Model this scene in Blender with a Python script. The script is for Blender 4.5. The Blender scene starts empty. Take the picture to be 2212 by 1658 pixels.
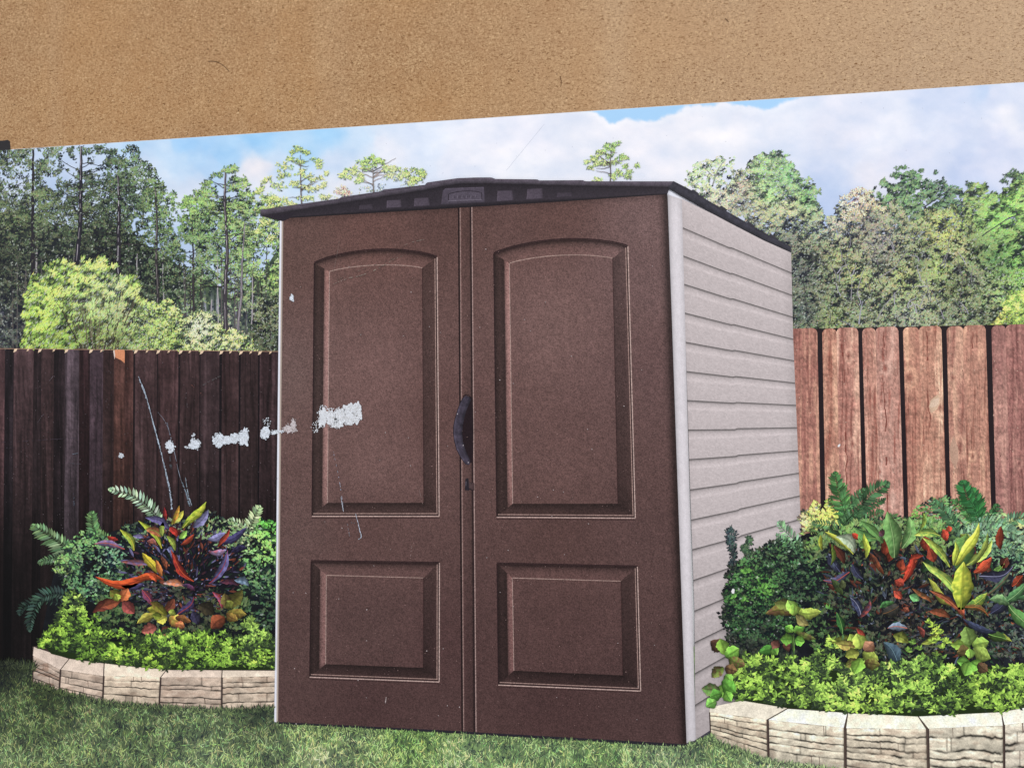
import bpy, math, random
import numpy as np
from mathutils import Matrix, Vector
R = np.random.RandomState(7)
scene = bpy.context.scene
COL = scene.collection

# ------------------------------------------------------------------ camera
# The photograph looks slightly leftwards at the face of a cardboard box (plane y = 0, facing -Y).
W_PX, H_PX, F_PX = 2212.0, 1658.0, 1916.0          # working grid of measurements taken on the box face
DIST = 0.50
yaw, roll = math.radians(9.74), math.radians(-0.81)
cam_d = bpy.data.cameras.new('camera'); cam = bpy.data.objects.new('camera', cam_d); COL.objects.link(cam)
cam_d.sensor_width = 36.0; cam_d.lens = 36.0*F_PX/W_PX
cam_d.clip_start = 0.01; cam_d.clip_end = 50
fwd = Vector((-math.sin(yaw), math.cos(yaw), 0)); up = Vector((0, 0, 1)); right = fwd.cross(up)
cr, sr = math.cos(roll), math.sin(roll)
r2 = right*cr + up*sr; u2 = up*cr - right*sr
CAMLOC = -fwd*DIST
rot = Matrix((r2, u2, -fwd)).transposed()
cam.matrix_world = Matrix.Translation(CAMLOC) @ rot.to_4x4()
scene.camera = cam
# ------------------------------------------------------------------ world and lamps (indoor soft light, no sky, no sun)
world = bpy.data.worlds.new('World'); scene.world = world; world.use_nodes = True
bg = world.node_tree.nodes['Background']; bg.inputs[0].default_value = (0.93, 0.96, 1.0, 1); bg.inputs[1].default_value = 0.46
def area(name, loc, target, sx, sy, power, col):
    l = bpy.data.lights.new(name, 'AREA'); l.shape = 'RECTANGLE'; l.size = sx; l.size_y = sy; l.energy = power; l.color = col
    o = bpy.data.objects.new(name, l); COL.objects.link(o); o.location = loc
    o.rotation_euler = (Vector(target)-Vector(loc)).to_track_quat('-Z', 'Y').to_euler()
area('ceiling_panel_lamp', (1.1, -2.2, 1.35), (0.05, 0, 0.0), 1.6, 1.2, 50, (1.0, 0.99, 0.975))
area('side_window_lamp', (-1.9, -1.6, 0.9), (0, 0, 0), 0.9, 1.3, 12, (0.92, 0.96, 1.0))
vs = scene.view_settings
vs.view_transform = 'Standard'; vs.look = 'None'; vs.exposure = 0.0; vs.gamma = 1.0; vs.use_curve_mapping = False

# ------------------------------------------------------------------ helpers
def face_point(x, y):
    """point of the box face (x, z in metres) for measured coordinates"""
    x = np.asarray(x, float); y = np.asarray(y, float)
    a = (x-W_PX/2)/F_PX; b = -(y-H_PX/2)/F_PX
    d = [r2[i]*a + u2[i]*b + fwd[i] for i in range(3)]
    t = -CAMLOC[1]/d[1]
    return CAMLOC[0]+d[0]*t, CAMLOC[2]+d[2]*t
def lin(c):
    c = np.clip(np.asarray(c, float)/255.0, 0, 1)
    return np.where(c <= 0.04045, c/12.92, ((c+0.055)/1.055)**2.4)
def hsh(ix, iy, s):
    n = (ix.astype(np.int64)*374761393 + iy.astype(np.int64)*668265263 + s*1442695041) & 0xffffffff
    n = ((n ^ (n >> 13))*1274126177) & 0xffffffff
    n = ((n ^ (n >> 16))*2246822519) & 0xffffffff
    return ((n ^ (n >> 15)) & 0xffffff)/float(0xffffff)
def vn(x, y, s=0):
    x = np.asarray(x, float); y = np.asarray(y, float)
    ix = np.floor(x); iy = np.floor(y); fx = x-ix; fy = y-iy
    fx = fx*fx*(3-2*fx); fy = fy*fy*(3-2*fy)
    a = hsh(ix, iy, s); b = hsh(ix+1, iy, s); c = hsh(ix, iy+1, s); d = hsh(ix+1, iy+1, s)
    return (a*(1-fx)+b*fx)*(1-fy)+(c*(1-fx)+d*fx)*fy
def fbm(x, y, sc, o=4, s=0):
    """about 0..1, mean .5"""
    t = 0; a = 1; n = 0; x = np.asarray(x, float)/sc; y = np.asarray(y, float)/sc
    for k in range(o):
        t = t+a*vn(x+17.3*k, y-9.1*k, s+k*7); n += a; a *= .55; x = x*2.03; y = y*2.03
    return np.clip((t/n-.5)*1.5+.5, 0, 1)
def ctrl(x, y, pts, p=2.2):
    x = np.asarray(x, float); y = np.asarray(y, float)
    num = 0; den = 0
    for (px, py, c) in pts:
        w = 1.0/(((x-px)**2+(y-py)**2+60)**(p/2)); num = num+w[..., None]*np.array(c, float); den = den+w
    return num/den[..., None]
def inside(x, y, poly):
    r = np.zeros(np.shape(x), bool); n = len(poly); j = n-1
    for i in range(n):
        xi, yi = poly[i]; xj, yj = poly[j]
        if yi != yj:
            r ^= ((yi > y) != (yj > y)) & (x < (xj-xi)*(y-yi)/(yj-yi)+xi)
        j = i
    return r
def mix(a, b, t):
    t = np.asarray(t, float)
    if t.ndim: t = t[..., None]
    return np.asarray(a, float)*(1-t)+np.asarray(b, float)*t
def top_edge(x):      # upper edge of the glued picture sheet
    return 325.0-0.0664*np.asarray(x, float)-0.0

LV = 1e-6
XCLIP = False
class MB:
    """collects flat polygons (measured x, y, level, colour) and builds ONE mesh"""
    def __init__(s): s.V = []; s.C = []; s.F = []; s.n = 0
    def raw(s, x, y, h, c, faces):
        x = np.ravel(x).astype(float); n = len(x)
        y = np.ravel(y).astype(float); h = np.broadcast_to(np.asarray(h, float), (n,))
        c = np.broadcast_to(np.asarray(c, float), (n, 3))
        s.V.append(np.stack([x, y, h], 1)); s.C.append(c); s.F.append(np.asarray(faces)+s.n); s.n += n
    def poly(s, pts, c, h=0):
        pts = np.array(pts, float); s.raw(pts[:, 0], pts[:, 1], h, c, [list(range(len(pts)))])
    def ruled(s, top, bot, nx, ny, fn, h=0):
        """surface between two polylines; fn(u,v,x,y) -> sRGB"""
        def rs(p):
            p = np.array(p, float); d = np.r_[0, np.cumsum(np.hypot(*np.diff(p, axis=0).T))]; t = np.linspace(0, d[-1], nx+1)
            return np.stack([np.interp(t, d, p[:, 0]), np.interp(t, d, p[:, 1])], 1)
        a = rs(top); b = rs(bot); v = np.linspace(0, 1, ny+1)[:, None]; u = np.linspace(0, 1, nx+1)[None, :]
        x = a[None, :, 0]*(1-v)+b[None, :, 0]*v; y = a[None, :, 1]*(1-v)+b[None, :, 1]*v
        U = np.broadcast_to(u, x.shape); Vv = np.broadcast_to(v, x.shape)
        c = fn(U, Vv, x, y) if callable(fn) else np.broadcast_to(np.array(fn, float), x.shape+(3,))
        i = np.arange(ny)[:, None]*(nx+1)+np.arange(nx)[None, :]; i = i.ravel()
        s.raw(x, y, h, c.reshape(-1, 3), np.stack([i, i+1, i+nx+2, i+nx+1], 1))
    def stroke(s, pts, w0, w1, c, h=0, c2=None):
        p = np.array(pts, float); n = len(p); t = np.gradient(p, axis=0); L = np.hypot(t[:, 0], t[:, 1])+1e-9
        nx, ny = -t[:, 1]/L, t[:, 0]/L; k = np.linspace(0, 1, n); w = (w0*(1-k)+w1*k)/2
        x = np.r_[p[:, 0]+nx*w, p[:, 0]-nx*w]; y = np.r_[p[:, 1]+ny*w, p[:, 1]-ny*w]
        cc = np.broadcast_to(np.array(c, float), (n, 3)) if c2 is None else mix(c, c2, k)
        i = np.arange(n-1); s.raw(x, y, h, np.concatenate([cc, cc]), np.stack([i, i+1, n+i+1, n+i], 1))
    def leaves(s, x, y, L, wd, ang, c, h=None, tip=0.12, six=False):
        """many small leaf shapes, base at x,y"""
        n = len(x)
        if n == 0: return
        L = np.broadcast_to(L, (n,)); wd = np.broadcast_to(wd, (n,)); ang = np.broadcast_to(ang, (n,))
        h = (np.arange(n) % 45) if h is None else np.broadcast_to(h, (n,))
        dx, dy = np.cos(ang), -np.sin(ang); px, py = -dy, dx
        T = [(0, 0), (.28, .42), (.62, .46), (1, 0), (.62, -.46), (.28, -.42)] if six else [(0, 0), (.5, .5), (1, 0), (.45, -.5)]
        X = np.stack([x+dx*L*a+px*wd*b for a, b in T], 1); Y = np.stack([y+dy*L*a+py*wd*b for a, b in T], 1)
        m = len(T); H = h[:, None]+R.uniform(-.4, .4, (n, m))
        k = np.array([1-tip if a < .1 else (1+tip if b > 0 else (1-tip*.6 if b < 0 else 1)) for a, b in T])
        C = np.clip(np.asarray(c, float)[:, None, :]*k[None, :, None], 0, 255)
        s.raw(X, Y, H.ravel(), C.reshape(-1, 3), np.arange(n*m).reshape(n, m))
    def build(s, name, mat, parent, base, clip=True, label=None, kind=None):
        V = np.concatenate(s.V); C = np.concatenate(s.C)
        if XCLIP: V[:, 0] = np.minimum(V[:, 0], np.interp(V[:, 1], [476, 1557], [605.0, 594.5]))
        if clip: V[:, 0] = np.clip(V[:, 0], -68.5, 2272.5); V[:, 1] = np.minimum(V[:, 1], 1712.5)
        if clip: V[:, 1] = np.maximum(V[:, 1], top_edge(V[:, 0])+.2)
        X, Z = face_point(V[:, 0], V[:, 1]); me = bpy.data.meshes.new(name)
        co = np.stack([X, -(base*LV+V[:, 2]*LV), Z], 1)
        tot = []; idx = []
        for f in s.F:
            f = np.asarray(f); idx.append(f.ravel()); tot.append(np.full(f.shape[0], f.shape[1]))
        idx = np.concatenate(idx); tot = np.concatenate(tot); st = np.r_[0, np.cumsum(tot)[:-1]]
        me.vertices.add(len(co)); me.vertices.foreach_set('co', co.ravel())
        me.loops.add(len(idx)); me.loops.foreach_set('vertex_index', idx.astype(np.int32))
        me.polygons.add(len(tot)); me.polygons.foreach_set('loop_start', st.astype(np.int32))
        try: me.polygons.foreach_set('loop_total', tot.astype(np.int32))
        except Exception: pass
        me.update(calc_edges=True); me.validate()
        at = me.color_attributes.new('ink', 'FLOAT_COLOR', 'POINT')
        at.data.foreach_set('color', np.concatenate([lin(C), np.ones((len(C), 1))], 1).astype(np.float32).ravel())
        me.materials.append(mat)
        o = bpy.data.objects.new(name, me); COL.objects.link(o)
        if parent: o.parent = parent
        if label: o['label'] = label
        if kind: o['kind'] = kind
        return o
def empty(name, parent=None, label=None):
    o = bpy.data.objects.new(name, None); COL.objects.link(o); o.empty_display_size = .02
    if parent: o.parent = parent
    if label: o['label'] = label
    return o
def ink(name, amp, mm, amp2=0.0, rough=.42, bump=.15):
    """printing ink on paper: colour of the print, broken up by paper grain of size mm"""
    m = bpy.data.materials.new(name); m.use_nodes = True; nt = m.node_tree; N = nt.nodes; Lk = nt.links
    b = N['Principled BSDF']; b.inputs['Roughness'].default_value = rough; b.inputs['Specular IOR Level'].default_value = .12
    at = N.new('ShaderNodeAttribute'); at.attribute_name = 'ink'
    tc = N.new('ShaderNodeTexCoord')
    n1 = N.new('ShaderNodeTexNoise'); n1.inputs['Scale'].default_value = 1000.0/mm; n1.inputs['Detail'].default_value = 3; n1.inputs['Roughness'].default_value = .65
    n2 = N.new('ShaderNodeTexNoise'); n2.inputs['Scale'].default_value = 1000.0/(mm*9); n2.inputs['Detail'].default_value = 4
    for n in (n1, n2): Lk.new(tc.outputs['Object'], n.inputs['Vector'])
    r1 = N.new('ShaderNodeMapRange'); r1.inputs[1].default_value = .3; r1.inputs[2].default_value = .7; r1.inputs[3].default_value = 1-amp; r1.inputs[4].default_value = 1+amp
    r2_ = N.new('ShaderNodeMapRange'); r2_.inputs[1].default_value = .3; r2_.inputs[2].default_value = .7; r2_.inputs[3].default_value = 1-amp2; r2_.inputs[4].default_value = 1+amp2
    Lk.new(n1.outputs['Fac'], r1.inputs[0]); Lk.new(n2.outputs['Fac'], r2_.inputs[0])
    mu = N.new('ShaderNodeMath'); mu.operation = 'MULTIPLY'; Lk.new(r1.outputs[0], mu.inputs[0]); Lk.new(r2_.outputs[0], mu.inputs[1])
    vm = N.new('ShaderNodeVectorMath'); vm.operation = 'SCALE'; Lk.new(at.outputs['Color'], vm.inputs[0]); Lk.new(mu.outputs[0], vm.inputs['Scale'])
    Lk.new(vm.outputs[0], b.inputs['Base Color'])
    bp = N.new('ShaderNodeBump'); bp.inputs['Strength'].default_value = bump; bp.inputs['Distance'].default_value = .00008
    Lk.new(n1.outputs['Fac'], bp.inputs['Height']); Lk.new(bp.outputs[0], b.inputs['Normal'])
    return m
M_sky = ink('printed_sky_ink', .012, .9, .01)
M_fol = ink('printed_foliage_ink', .10, .7, .05)
M_dor = ink('printed_door_ink', .48, .62, .04, bump=.3)
M_sid = ink('printed_siding_ink', .10, .5, .012)
M_wood = ink('printed_wood_ink', .22, .6, .08)
M_dark = ink('printed_dark_ink', .28, .6, .08)
M_paper = ink('torn_paper', .12, .6, .05, rough=.8, bump=.4)

# ------------------------------------------------------------------ cardboard
def cardboard_material():
    m = bpy.data.materials.new('kraft_cardboard'); m.use_nodes = True; nt = m.node_tree; N = nt.nodes; L = nt.links
    b = N['Principled BSDF']; b.inputs['Roughness'].default_value = .85; b.inputs['Specular IOR Level'].default_value = .15
    tc = N.new('ShaderNodeTexCoord')
    def noise(sc, det, ro, dist=0, map_=None):
        n = N.new('ShaderNodeTexNoise'); n.inputs['Scale'].default_value = sc; n.inputs['Detail'].default_value = det
        n.inputs['Roughness'].default_value = ro; n.inputs['Distortion'].default_value = dist
        if map_:
            mp = N.new('ShaderNodeMapping'); mp.inputs['Scale'].default_value = map_[0]; mp.inputs['Rotation'].default_value = map_[1]
            L.new(tc.outputs['Object'], mp.inputs['Vector']); L.new(mp.outputs[0], n.inputs['Vector'])
        else: L.new(tc.outputs['Object'], n.inputs['Vector'])
        return n
    def rng(n, a, c, lo, hi):
        r = N.new('ShaderNodeMapRange'); r.inputs[1].default_value = a; r.inputs[2].default_value = c; r.inputs[3].default_value = lo; r.inputs[4].default_value = hi
        L.new(n.outputs[0], r.inputs[0]); return r
    def mixc(fac, a, bb):
        x = N.new('ShaderNodeMix'); x.data_type = 'RGBA'; L.new(fac.outputs[0], x.inputs[0])
        if isinstance(a, tuple): x.inputs[6].default_value = (*lin(a), 1)
        else: L.new(a.outputs[2], x.inputs[6])
        x.inputs[7].default_value = (*lin(bb), 1); return x
    fine = noise(640, 5, .85, .4)
    c = mixc(rng(fine, .37, .63, 0, 1), (140, 104, 70), (208, 171, 130))
    blot = noise(60, 5, .65); c = mixc(rng(blot, .38, .72, 0, .5), c, (156, 113, 76))
    blot2 = noise(14, 3, .5); c = mixc(rng(blot2, .4, .7, 0, .35), c, (190, 144, 96))
    # light gradient painted in towards one end, greyer and paler; plus an old fold
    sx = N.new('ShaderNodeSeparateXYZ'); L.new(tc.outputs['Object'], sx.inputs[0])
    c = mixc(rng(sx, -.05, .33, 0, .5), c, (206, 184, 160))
    fold = noise(1.0, 2, .5, 0, ((26, 1, 1.2), (0, .03, 0))); c = mixc(rng(fold, .55, .8, 0, .16), c, (214, 192, 164))
    for k, (rot_, th, colr) in enumerate([((0, .5, 0), .64, (112, 74, 40)), ((0, -.7, 0), .64, (118, 80, 46)), ((0, 1.4, 0), .66, (112, 76, 42)), ((0, -.2, 0), .67, (228, 196, 152)), ((0, .9, 0), .67, (226, 192, 150)), ((0, .05, 0), .655, (104, 72, 44))]):
        f = noise(1.0, 3, .6, .8, ((420+70*k, 300, 1300), rot_)); c = mixc(rng(f, th-.045, th+.03, 0, .8), c, colr)
    spk = noise(520, 1, .5); c = mixc(rng(spk, .72, .75, 0, .7), c, (76, 48, 28))
    L.new(c.outputs[2], b.inputs['Base Color'])
    bp = N.new('ShaderNodeBump'); bp.inputs['Strength'].default_value = .35; bp.inputs['Distance'].default_value = .00015
    L.new(fine.outputs['Fac'], bp.inputs['Height']); L.new(bp.outputs[0], b.inputs['Normal'])
    return m
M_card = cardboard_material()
box = empty('cardboard_box'); box.location = (0, 0, 0)
box['label'] = 'large brown kraft cardboard box face filling the frame, bare along the top'; box['category'] = 'box'
import bmesh
bm = bmesh.new(); bmesh.ops.create_cube(bm, size=1)
for v in bm.verts: v.co = Vector((v.co.x*1.5+.1, v.co.y*.34+.17+.00005, v.co.z*.95-.08))
bmesh.ops.bevel(bm, geom=bm.edges[:], offset=.004, segments=3, affect='EDGES', profile=.6)
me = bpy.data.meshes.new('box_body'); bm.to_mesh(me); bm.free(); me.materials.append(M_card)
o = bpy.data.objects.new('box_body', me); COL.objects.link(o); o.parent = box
# top flaps of the carton, meeting at a taped seam
for s_ in (-1, 1):
    bm = bmesh.new(); bmesh.ops.create_cube(bm, size=1)
    for v in bm.verts: v.co = Vector((v.co.x*1.49+.1, v.co.y*.165+.17+s_*.0845, v.co.z*.004+.398))
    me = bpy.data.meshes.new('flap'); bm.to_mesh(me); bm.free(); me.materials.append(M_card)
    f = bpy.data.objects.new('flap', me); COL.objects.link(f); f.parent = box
b = MB(); b.poly([(-60, 307), (10, 303.5), (16, 302), (21.5, 305), (23, 323), (22, 323.6), (-60, 329)], (40, 37, 40), 20)
b.build('black_printed_mark', M_dark, box, 0, clip=False, label='black printed square at the left edge')
b = MB(); t = np.linspace(0, 1, 12); b.stroke(np.stack([450+45*t, 133+22*t**2.2-2*np.sin(3*t)], 1), 1.6, 1.1, (72, 50, 34), 20)
b.build('dark_fibre', M_dark, box, 0, clip=False)
b = MB(); b.stroke([(1210, 165), (1213, 178), (1211, 188)], 2, 1, (105, 75, 50), 22); b.build('dark_fibre', M_dark, box, 0, clip=False)
b = MB(); b.stroke([(1566, 40), (1574, 48)], 2, 2, (90, 62, 40), 22); b.build('dark_fibre', M_dark, box, 0, clip=False)

# ------------------------------------------------------------------ the glued picture sheet
pic = empty('picture_sheet')
pic['label'] = 'glossy colour picture of a garden shed glued on the cardboard, scuffed and torn'; pic['category'] = 'picture'
X0, X1, YB = -68, 2272, 1712
b = MB()
e0, e1 = (X0, float(top_edge(X0))), (X1, float(top_edge(X1)))
b.ruled([(X0, e0[1]-.6), (X1, e1[1]-.6)], [(X0-1, YB+1), (X1+1, YB+1)], 60, 20, (222, 222, 224), 12)
b.build('paper_backing', M_paper, pic, 0, clip=False)
# sky
SKY = [(480, 315, (168, 208, 244)), (380, 330, (190, 216, 243)), (2120, 200, (190, 208, 236)), (300, 300, (190, 218, 244)), (420, 300, (160, 204, 245)), (560, 285, (158, 204, 244)), (700, 282, (160, 207, 245)), (640, 320, (176, 213, 244)), (330, 380, (200, 216, 240)),
       (420, 400, (212, 222, 240)), (545, 365, (234, 232, 240)), (600, 350, (200, 220, 243)), (450, 340, (180, 211, 243)), (700, 350, (205, 220, 242)), (730, 400, (225, 228, 240)), (780, 300, (200, 222, 245)), (820, 330, (222, 228, 243)),
       (900, 300, (214, 225, 245)), (1000, 350, (226, 230, 244)), (1100, 300, (230, 232, 245)), (1150, 370, (226, 230, 243)), (1250, 330, (228, 231, 243)),
       (1400, 320, (232, 233, 244)), (1500, 300, (232, 233, 243)), (1450, 380, (232, 233, 243)), (1600, 300, (228, 230, 242)), (1700, 250, (224, 229, 243)), (1700, 350, (214, 222, 240)),
       (1800, 300, (222, 225, 240)), (1780, 420, (190, 205, 234)), (1760, 460, (182, 200, 233)), (1850, 340, (214, 221, 240)), (1880, 380, (226, 226, 238)), (1950, 260, (222, 227, 242)),
       (2000, 330, (212, 218, 238)), (2050, 215, (205, 215, 238)), (2150, 205, (206, 214, 236)), (2180, 260, (226, 228, 240)), (2150, 330, (206, 213, 236)), (2080, 390, (190, 203, 233)), (2100, 430, (186, 200, 232)),
       (100, 350, (190, 208, 235)), (40, 400, (190, 205, 230)), (200, 400, (198, 212, 236)), (400, 560, (185, 205, 232)), (480, 640, (190, 205, 228)), (1750, 600, (190, 200, 225))]
BLx = [1180, 1250, 1285, 1300, 1318, 1345, 1385, 1420, 1438, 1470, 1500, 1560, 1650, 1690, 1740, 2250]
BLy = [200, 232, 238, 252, 264, 262, 258, 260, 254, 238, 226, 224, 236, 224, 200, 150]
def sky_fn(u, v, x, y):
    wx = (fbm(x, y, 90, 4, 3)-.5)*70; wy = (fbm(x, y, 80, 4, 9)-.5)*50
    c = ctrl(x+wx, y+wy, SKY, 3.2)
    puff = fbm(x*.8, y*1.3, 48, 5, 21); c = c+((puff-.5)*20+2)[..., None]*np.array([1.3, .85, .4])+(np.clip(fbm(x, y*1.2, 120, 4, 71)-.45, 0, 1)*26)[..., None]*np.array([1, .8, .4])
    wob = (fbm(x, y, 26, 4, 33)-.5)*16
    t = np.clip((np.interp(x, BLx, BLy)+wob-y)/7.0+.5, 0, 1)
    c = mix(c, np.broadcast_to(np.array([166, 208, 245]), c.shape), t*.95)
    rim = np.exp(-((np.interp(x, BLx, BLy)+wob+8-y)/8.0)**2)*((x > 1200) & (x < 1720))
    return np.clip(c+rim[..., None]*np.array([7, 6, 3]), 0, 250)
b = MB(); b.ruled([e0, e1], [(X0, 800), (X1, 800)], 760, 200, sky_fn, 0)
b.build('printed_sky', M_sky, pic, 60, kind='structure', label='blue sky with white and lavender cumulus clouds')
# scratch in the sky
b = MB()
t = np.linspace(0, 1, 20)
b.stroke(np.stack([1176-82*t, 268+100*t], 1), .9, .7, (205, 208, 222), 3)
b.build('fine_scratch', M_paper, pic, 80)
b = MB()
for k in range(46):
    x, y = R.uniform(800, 2212), 0; y = R.uniform(float(top_edge(x))+10, 395)
    b.leaves(np.array([x]), np.array([y]), R.uniform(1.5, 4), 1.1, R.uniform(0, 3), np.array([[185, 188, 205] if k % 2 else [245, 245, 250]]))
b.build('paper_speck', M_paper, pic, 80, kind='stuff')

# ------------------------------------------------------------------ foliage tools
def shade(mid, s, warm=1.0):
    """mid tone to darker / lighter ink; s in 0..1"""
    s = s[..., None]; mid = np.asarray(mid, float)
    dark = mid*np.array([.34, .34, .46])+np.array([3, 3, 10]); light = mid*np.array([1.5, 1.42, 1.42])+np.array([14, 16, 10])*warm
    return np.clip(np.where(s < .5, dark+(mid-dark)*(s*2)**1.0, mid+(light-mid)*(s*2-1)), 0, 248)
def foliage(b, poly, dens, L, wd, mids, ang=(0, 3.1), gap=0, gs=14, cl=13, contrast=1.0, seed=0, edge=9, gap_pts=None, bias=0.0, rnd=.85, glint=0.0, cw=1.35):
    p = np.array(poly, float); x0, y0 = p.min(0)-edge; x1, y1 = p.max(0)+edge
    n = int((x1-x0)*(y1-y0)*dens); x = R.uniform(x0, x1, n); y = R.uniform(y0, y1, n)
    xx = x+(fbm(x, y, 22, 3, seed+5)-.5)*edge*3; yy = y+(fbm(x, y, 18, 3, seed+6)-.5)*edge*3
    k = inside(xx, yy, poly)
    if gap > 0: k &= fbm(x, y, gs, 3, seed+11) > gap
    if gap_pts:
        for (gx, gy, gr, gpow) in gap_pts:
            d = np.hypot(x-gx, y-gy)/gr; k &= ~((d < 1+(fbm(x, y, 12, 3, seed)-.5)) & (fbm(x, y, 9, 3, seed+19) > .5-gpow*.5))
    x = x[k]; y = y[k]; n = len(x)
    s = np.clip(.52+bias+contrast*((fbm(x, y*1.15, cl, 4, seed+23)-.5)*cw+(fbm(x, y*1.1, cl*.8, 3, seed+29)-fbm(x-1.5, (y-cl*.38)*1.1, cl*.8, 3, seed+29))*1.5+(R.rand(n)-.5)*rnd), 0, 1)
    c = shade(ctrl(x, y, mids), s); c = c*(1+R.uniform(-.09, .09, (n, 3)))
    if glint: gk = R.rand(n) < glint; c[gk] = c[gk]*.35+np.array([214, 220, 208])*.65; s = np.where(gk, 1, s)
    sz = R.uniform(.6, 1.35, n)
    b.leaves(x, y, L*sz, wd*sz*R.uniform(.8, 1.2, n), R.uniform(ang[0], ang[1], n), np.clip(c, 0, 250), h=np.clip(s*38, 0, 38)+R.rand(n)*5)
def trunk(b, pts, w0, w1, col, h=40, lit=None):
    p = np.array(pts, float); m = max(6, int(np.hypot(*(p[-1]-p[0]))/9)); t = np.linspace(0, 1, m)
    tt = np.linspace(0, 1, len(p)); q = np.stack([np.interp(t, tt, p[:, 0])+R.uniform(-.7, .7, m), np.interp(t, tt, p[:, 1])], 1)
    b.stroke(q, w0, w1, col, h)
    if lit is not None:
        for k in range(m-1):
            if R.rand() < .72:
                b.stroke(q[k:k+2]+np.array([[-w0*.22, 0]]), w0*.38, w0*.3, np.array(lit)*R.uniform(.7, 1.15), h+2)
def branches(b, pts, n, reach, col, h=39, w=1.6, up_=.35, t0=.1, t1=.95):
    p = np.array(pts, float); tt = np.linspace(0, 1, len(p))
    for k in range(n):
        t = t0+(t1-t0)*R.rand(); x = np.interp(t, tt, p[:, 0]); y = np.interp(t, tt, p[:, 1]); s = R.choice([-1, 1])
        r = reach*R.uniform(.4, 1)*(1.1-.5*(1-t)); a = R.uniform(-.1, up_*2)
        q = [(x, y)]
        for j in range(6):
            q.append((q[-1][0]+s*r/6*R.uniform(.7, 1.3), q[-1][1]-r/6*(a+R.uniform(-.35, .35))))
        b.stroke(q, w, w*.4, np.array(col)*R.uniform(.8, 1.3), h)
def clumps(b, pts, mids, n=26, r=8, L=5.0, wd=1.9, seed=0, bias=.05, contrast=1.0, flat=.7):
    """ragged tufts of needles round given points"""
    for (cx, cy, cr) in pts:
        for (ox, oy, q_) in [(R.uniform(-.2, .2)*cr, 0, .55)]+[(R.uniform(-1.25, 1.25)*cr, R.uniform(-.9, .9)*cr*flat, R.uniform(.18, .42)) for _ in range(5)]:
            r_ = cr*q_; m = int(n*(r_/7.0)**1.5)+5; a = R.uniform(0, 6.283, m); d = np.abs(R.normal(0, .55, m))*r_
            x = cx+ox+np.cos(a)*d; y = cy+oy+np.sin(a)*d*flat
            s = np.clip(.5+bias-contrast*(y-cy-oy)/(r_*flat+1)*.3+(R.rand(m)-.5)*.9*contrast, 0, 1)
            c = shade(ctrl(x, y, mids), s); c = c*(1+R.uniform(-.08, .08, (m, 3)))
            ang = np.arctan2(-np.sin(a)*flat, np.cos(a))+R.normal(0, .6, m)
            b.leaves(x, y, L*R.uniform(.5, 1.3, m), wd*R.uniform(.7, 1.4, m), ang, np.clip(c, 0, 250), h=s*38+R.rand(m)*4)

LEFT = [(100, 560, (44, 52, 44)), (240, 560, (44, 50, 44)), (290, 540, (50, 60, 48)), (10, 560, (48, 54, 46)), (170, 380, (70, 86, 70)), (40, 700, (52, 54, 56)), (390, 620, (62, 74, 58)), (30, 380, (82, 96, 72)), (30, 480, (76, 88, 64)), (40, 600, (58, 64, 55)), (20, 720, (66, 70, 68)), (100, 720, (60, 68, 55)), (130, 340, (96, 112, 86)), (180, 450, (76, 90, 66)), (200, 540, (56, 64, 52)), (90, 430, (92, 108, 76)),
        (280, 430, (66, 82, 66)), (340, 440, (104, 128, 84)), (340, 500, (88, 110, 76)), (330, 620, (66, 76, 62)), (250, 600, (52, 60, 50)), (400, 440, (128, 162, 92)), (430, 400, (116, 144, 90)), (500, 420, (104, 128, 84)), (540, 470, (104, 128, 88)), (540, 560, (122, 150, 98)),
        (430, 500, (98, 124, 84)), (440, 600, (92, 114, 80)), (480, 560, (104, 128, 90)), (590, 460, (158, 190, 112)), (590, 600, (134, 162, 96)), (580, 700, (78, 88, 72)), (590, 520, (130, 158, 100)), (560, 420, (150, 180, 110)), (400, 680, (110, 130, 96)), (500, 690, (128, 140, 118)), (560, 640, (96, 112, 84))]
# ---- distant wood behind everything on the left
b = MB()
def woodbase(u, v, x, y):
    c = shade(ctrl(x, y, LEFT), np.clip(.12+(fbm(x, y, 7, 3, 9)-.4)*.7, 0, 1)); st = np.clip(fbm(x, y*.05, 4, 2, 12)-.55, 0, 1)*3.2*np.clip((y-620)/60, 0, 1)
    return mix(c, np.broadcast_to(np.array([176, 176, 190.]), c.shape), np.clip(st, 0, .8)*np.where(x > 300, 1, .45))
for (tp, bt) in (([(-70, 470), (60, 450), (140, 500), (230, 470), (300, 520), (345, 545), (395, 580)], [(-70, 770), (395, 770)]), ([(395, 600), (440, 590), (500, 640), (560, 600), (612, 520)], [(395, 770), (612, 770)])):
    b.ruled(tp, bt, 150, 90, woodbase, -4)
foliage(b, [(-70, 315), (90, 310), (290, 320), (350, 400), (400, 450), (470, 430), (530, 440), (565, 420), (612, 440), (612, 770), (-70, 770)], .30, 5.2, 2.3, LEFT, gap=.24, gs=13, seed=3, contrast=1.05, bias=-.16, ang=(-.3, 1.9), glint=.03,
        gap_pts=[(120, 375, 38, .8), (228, 350, 42, .8), (195, 345, 34, .75), (145, 345, 34, .7), (40, 390, 40, .45), (75, 340, 18, .6), (305, 480, 30, .2), (380, 470, 25, .3), (405, 550, 25, .7), (460, 640, 30, .5), (520, 690, 30, .3), (420, 700, 20, .3), (575, 560, 25, .15), (350, 470, 22, .3), (248, 490, 12, .6), (210, 506, 14, .5)])
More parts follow.
